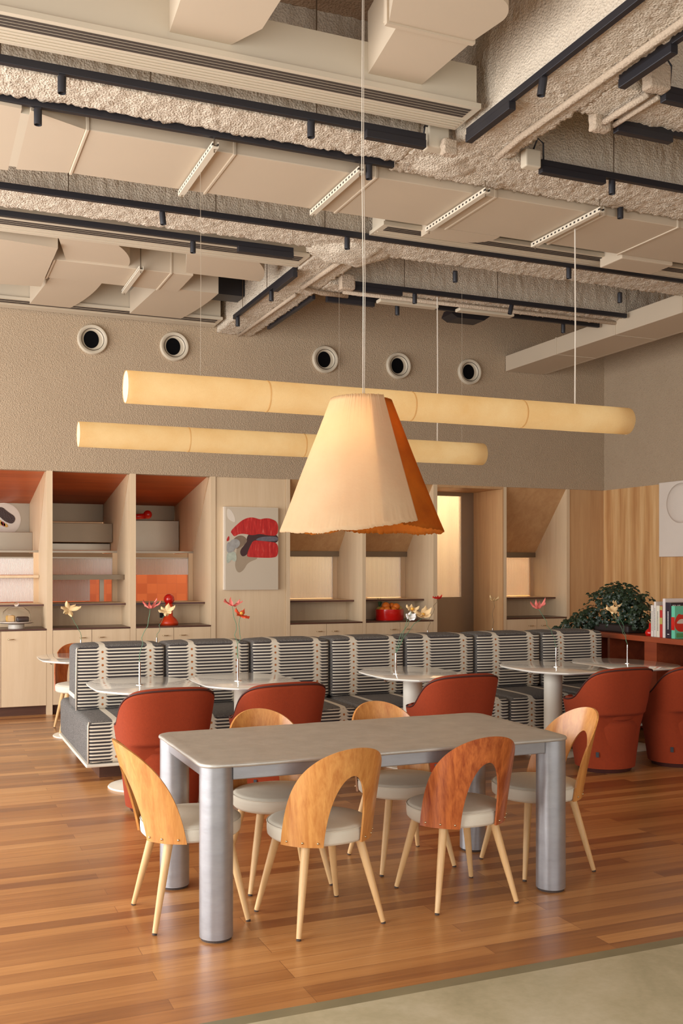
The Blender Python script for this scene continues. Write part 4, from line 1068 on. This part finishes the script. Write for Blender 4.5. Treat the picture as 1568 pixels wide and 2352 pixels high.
def flower(v, tip, col, n, r, w_, cup, tilt, seed, label, mat='stem', stamen=False, wig=.012, y=None):
    """tip = picture position of the bloom; the wire bends up from the vase"""
    p = at(tip[0], tip[1], y=(y if y is not None else v.location.y))-v.location
    e = empty('paper_flower', (v.location.x, v.location.y, v.location.z+.12), label=label, cat='flower', group='paper flowers in the bud vases')
    p = p-Vector((0,0,.12)); rnd = random.Random(seed); pts = [Vector((0,0,0)), Vector((0,0,.05))]
    for k in range(1,9):
        t_ = k/9; pts.append(Vector((p.x*t_**1.3+rnd.uniform(-wig,wig), p.y*t_+rnd.uniform(-wig,wig), .05+(p.z-.05)*t_)))
    pts.append(p); stem(e, pts, mat); bloom(p, e, col, n, r, w_, cup, tilt, seed, stamen); return e
v1 = vase(1.48, 7.30, 'chrome bud vase on the leftmost white table before the banquette')
flower(v1, (345,1398), 'petal_pink', 6, .075, .014, .75, (-.1,.1,0), 3, 'pink paper lily over the leftmost white table')
v2 = vase(2.215, 7.28, 'chrome bud vase on the second white table from the left')
flower(v2, (533,1392), 'petal_pink', 6, .075, .016, .5, (.0,.2,0), 5, 'pink paper flower, higher of the two over the second table')
flower(v2, (553,1412), 'petal_orange', 5, .06, .019, .25, (.5,.3,0), 8, 'orange-red paper flower, lower of the two over the second table', stamen=True)
v3 = vase(3.53, 7.27, 'chrome bud vase on the middle white table')
flower(v3, (971,1414), 'petal_cream', 6, .078, .027, .55, (.55,-.2,0), 11, 'large apricot paper flower over the middle table', stamen=True)
flower(v3, (946,1402), 'petal_cream', 5, .055, .022, .6, (.5,.0,0), 13, 'small cream paper flower with yellow centre over the middle table', stamen=True)
flower(v3, (944,1419), 'petal_white', 5, .050, .026, .5, (.7,-.2,0), 15, 'white paper flower low over the middle table')
v4 = vase(5.04, 7.24, 'chrome bud vase on the white table right of the middle')
flower(v4, (1236,1398), 'petal_pink', 6, .078, .018, .7, (.1,-.1,0), 17, 'pink paper lily in front of the narrow niche')
v5 = vase(5.80, 7.25, 'chrome bud vase on the white table at the right edge')
flower(v5, (1405,1402), 'petal_cream', 6, .055, .024, .4, (.7,-.2,0), 19, 'lower cream paper flower before the dark green plant')
flower(v5, (1414,1391), 'petal_cream', 5, .040, .019, .6, (.4,.3,0), 21, 'upper cream paper flower before the dark green plant')
for v_, args in (((1.42,9.75),((158,1400),'petal_cream',6,.095,.024,.25,(.9,.2,0),23,'cream paper flower before the second niche, far left')),
                 ((2.144,9.75),((383,1404),'petal_cream',6,.078,.026,.45,(.7,-.2,0),25,'cream paper flower in front of the red table lamp')),
                 ((5.119,9.75),((1004,1376),'petal_red',5,.055,.026,.6,(.1,.1,0),27,'red paper flower left of the steel door')),
                 ((5.938,9.75),((1134,1381),'petal_cream',6,.065,.022,.6,(.1,.0,0),29,'cream paper flower right of the steel door'))):
    v = vase(v_[0], v_[1], 'chrome bud vase behind the banquette holding the '+args[8].split(' before')[0].split(' in front')[0].split(' left')[0].split(' right')[0]+{23:' at the far left',25:' before the red lamp',27:'',29:' by the steel door'}[args[7]])
    flower(v, *args, mat='stem' if args[7]<26 else 'stem_brown')

# ================================================================== CONSOLE, PLANT, BOOKS
e = empty('console_shelf', (6.75, 6.9, 0), label='dark mahogany console with open shelves at the right end of the banquette', cat='console'); o_ = e.location
MB().rbox(-.27, .27, -1.9, 2.15, .875, .928, .004, 1).build('top', M['console'], e)
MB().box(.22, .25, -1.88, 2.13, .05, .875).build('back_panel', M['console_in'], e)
MB().box(-.25, .22, -1.88, 2.13, .03, .07).build('bottom_shelf', M['console'], e)
MB().box(-.23, .22, -1.88, 2.13, .46, .49).build('middle_shelf', M['console'], e)
for y_ in (2.09, 1.5, .92, .78, .05, -.9, -1.88): MB().box(-.25, .22, y_, y_+.035, .05, .875).build('divider', M['console'], e)
MB().box(-.262,-.25,.78,.955,.05,.875).build('divider', M['console'], e)
q = empty('power_socket', (6.968, at(1453,1503,x=6.968).y, at(1453,1503,x=6.968).z), label='silver power socket inside the dark console', cat='socket')
MB().rbox(-.008,0,-.042,.042,-.045,.045,.003,1).build('plate', M['steel'], q)
MB().lathe([(0,-.012),(.02,-.012),(.02,-.008),(0,-.008)], n=20, axis='x').build('recess', M['black'], q)
# plant
e = empty('potted_plant', (6.74, 8.52, .928), label='bushy dark green trailing plant on the end of the dark console', cat='plant')
MB().rbox(-.16,.18,-.30,.26,0,.08,.02,2).build('planter', M['soil'], e)
rnd = random.Random(4); mb = MB(); cl = [(-.02,.02,.22,.26),(-.08,.24,.17,.20),(.02,-.22,.20,.21),(-.04,-.38,.12,.15),(-.10,.40,.08,.15),(0,.0,.33,.16),(-.05,.10,.36,.13),(-.22,.30,.05,.14),(-.0,-.12,.30,.16),(-.30,.44,.0,.11)]
def leaf(c_, s_, nv):
    nv = nv.normalized(); t1 = nv.orthogonal().normalized(); ang = rnd.uniform(0,2*PI); t1 = (Matrix.Rotation(ang,3,nv) @ t1); t2 = nv.cross(t1)
    P_ = lambda a, b, h=0: c_+t1*a*s_+t2*b*s_+nv*h*s_
    vs = [P_(-.5,0), P_(-.35,.42,-.1), P_(.05,.30), P_(.2,.52,-.15), P_(.3,.22), P_(.75,0,-.2), P_(.3,-.22), P_(.2,-.52,-.15), P_(.05,-.30), P_(-.35,-.42,-.1)]
    bv = [mb.bm.verts.new(v) for v in vs]; cv = mb.bm.verts.new(P_(.1,0,.08))
    for i in range(10): mb.bm.faces.new((bv[i], bv[(i+1)%10], cv))
for (cx_, cy_, cz_, cr) in cl:
    for k in range(int(2600*cr*cr)+60):
        d = Vector((rnd.gauss(0,1), rnd.gauss(0,1), rnd.gauss(0,1))).normalized(); rr = cr*rnd.uniform(.55,1.08)
        c_ = Vector((cx_, cy_, cz_+.03))+d*rr
        if c_.z < .01 and c_.x > -.27: c_.z = .01+rnd.uniform(0,.05)
        leaf(c_, rnd.uniform(.032,.052), d+Vector((-.4,-.5,.5)))
for k in range(26):
    a = rnd.uniform(0,2*PI); b0 = Vector((-.02, rnd.uniform(-.35,.40), .30+rnd.uniform(-.15,.08))); L_ = rnd.uniform(.08,.20)
    d = Vector((math.cos(a)*.5-.2, math.sin(a)*.8, rnd.uniform(.0,1.0)))
    for j in range(5): leaf(b0+d*L_*j/4+Vector((rnd.uniform(-.02,.02),)*3), .038, Vector((-.3,-.6,.6)))
for j in range(16): leaf(Vector((-.25-.012*j, .42+.012*j, .17-.012*j+.02*math.sin(j))), .04, Vector((-.3,-.6,.4)))
fo = mb.build('foliage', M['leaf'], e)
mb = MB()
for k in range(14):
    y_ = rnd.uniform(-.35,.4); mb.tube([(-.02,y_*.4,.1),(-.04,y_*.8,.25),(-.06,y_*1.05,.38-abs(y_)*.5)], .004, 5)
mb.build('vines', M['green_dark'], e)
# red ornament
p = at(1487,1455,x=6.56)
e = empty('red_ornament', (6.60, p.y, .928), label='small glossy red ornament left of the books on the console', cat='ornament')
MB().lathe([(0,0),(.05,0),(.058,.03),(.045,.055),(.022,.07),(.02,.12),(.0,.12)], n=24).build('body', M['red'], e, smooth=True)
# books: spines face the banquette, lined up along the console edge
bm_ = lambda n, c: plain(n, c, .5, 0, .03)
B_ = [(1494,1500,1390,'slim white book, first on the left of the console row',srgb(224,214,200),.16),
      (1501,1505.5,1382,'tall white book with a dark cover edge, second in the row',srgb(226,216,204),.18),
      (1506,1514,1391,'wide pale book with faint lettering on its spine, third in the row',srgb(222,212,190),.17),
      (1514.5,1520.5,1391,'red and olive book between the white ones',srgb(190,46,34),.17),
      (1521,1527,1375,'tallest white book in the row',srgb(228,214,206),.22),
      (1528,1540,1384,'dark purple book with white letters on its cover and spine',srgb(44,32,44),.22),
      (1541,1549,1392,'teal book with red lips on its cover, nearest the camera',srgb(104,196,160),.19)]
XB = 6.50
for (pa, pb, pt_, l, c, dep) in B_:
    ya, yb = at(pa,1460,x=XB).y, at(pb,1460,x=XB).y; h = at((pa+pb)/2, pt_, x=XB).z-.9285
    e = empty('book', (XB, (ya+yb)/2, .9285), label=l, cat='book', group='books on the dark console'); w_ = (ya-yb)/2-.0008
    MB().rbox(0, dep, -w_, w_, 0, h, .003, 1).build('cover', bm_('book_cover', c), e)
    MB().box(.004, dep+.001, -w_+.003, w_-.003, .004, h+.0008).build('pages', M['plate'], e)
    if 'red and olive' in l:
        for z0_, z1_ in ((h*.42,h*.62),(h*.86,h*.98)): MB().box(-.001,.0005,-w_,w_,z0_,z1_).build('spine_band', M['lemon'], e)
    if 'faint' in l or 'slim' in l or 'tall white' in l:
        mb = MB()
        for k in range(14): mb.box(-.0012,0,-w_*.25,w_*.25,h*.2+k*h*.045,h*.2+k*h*.045+h*.025)
        mb.build('spine_lettering', M['weave'], e)
    if 'purple' in l:
        mb = MB()
        for k in range(16): mb.box(-.0012,0,-w_*.15,w_*.2,h*.25+k*h*.032,h*.25+k*h*.032+h*.02)
        mb.box(-.0012,0,-w_*.4,w_*.3,h*.10,h*.12); mb.build('spine_lettering', M['petal_white'], e)
        tc = bpy.data.curves.new('cover_title','FONT'); tc.body = 'THE'; tc.size = .052; tc.extrude = .0004
        to = bpy.data.objects.new('cover_title', tc); COL.objects.link(to); to.parent = e; to.location = (.018, -w_-.0008, h-.058); to.rotation_euler = (PI/2,0,0); tc.materials.append(M['petal_white'])
        bpy.context.view_layer.update(); me_ = bpy.data.meshes.new_from_object(to.evaluated_get(bpy.context.evaluated_depsgraph_get()))
        tm = bpy.data.objects.new('cover_title', me_); COL.objects.link(tm); tm.parent = e; tm.location = to.location; tm.rotation_euler = to.rotation_euler; bpy.data.objects.remove(to)
    if 'teal' in l:
        f0 = -w_
        g = lambda L_: [(x*dep, z*h) for x, z in L_]
        MB().prism(g([(.10,.03),(.995,.03),(.995,.17),(.10,.17)]), f0-.0008, f0, 'y').build('cover_panel', bm_('book_green', srgb(86,150,90)), e)
        MB().prism(chaikin(g([(.0,.42),(.02,.60),(.25,.78),(.42,.72),(.6,.76),(1.0,.60),(1.0,.35),(.7,.22),(.3,.20),(.05,.30)])), f0-.0014, f0, 'y').build('cover_lips', M['red'], e)
        MB().prism(chaikin(g([(.08,.47),(.3,.60),(.6,.60),(.95,.50),(.6,.46),(.3,.46)])), f0-.0022, f0, 'y').build('cover_teeth', M['plate'], e)
        MB().box(-.0012, 0, -w_, w_, h*.26, h*.66).build('spine_lips', M['red'], e)
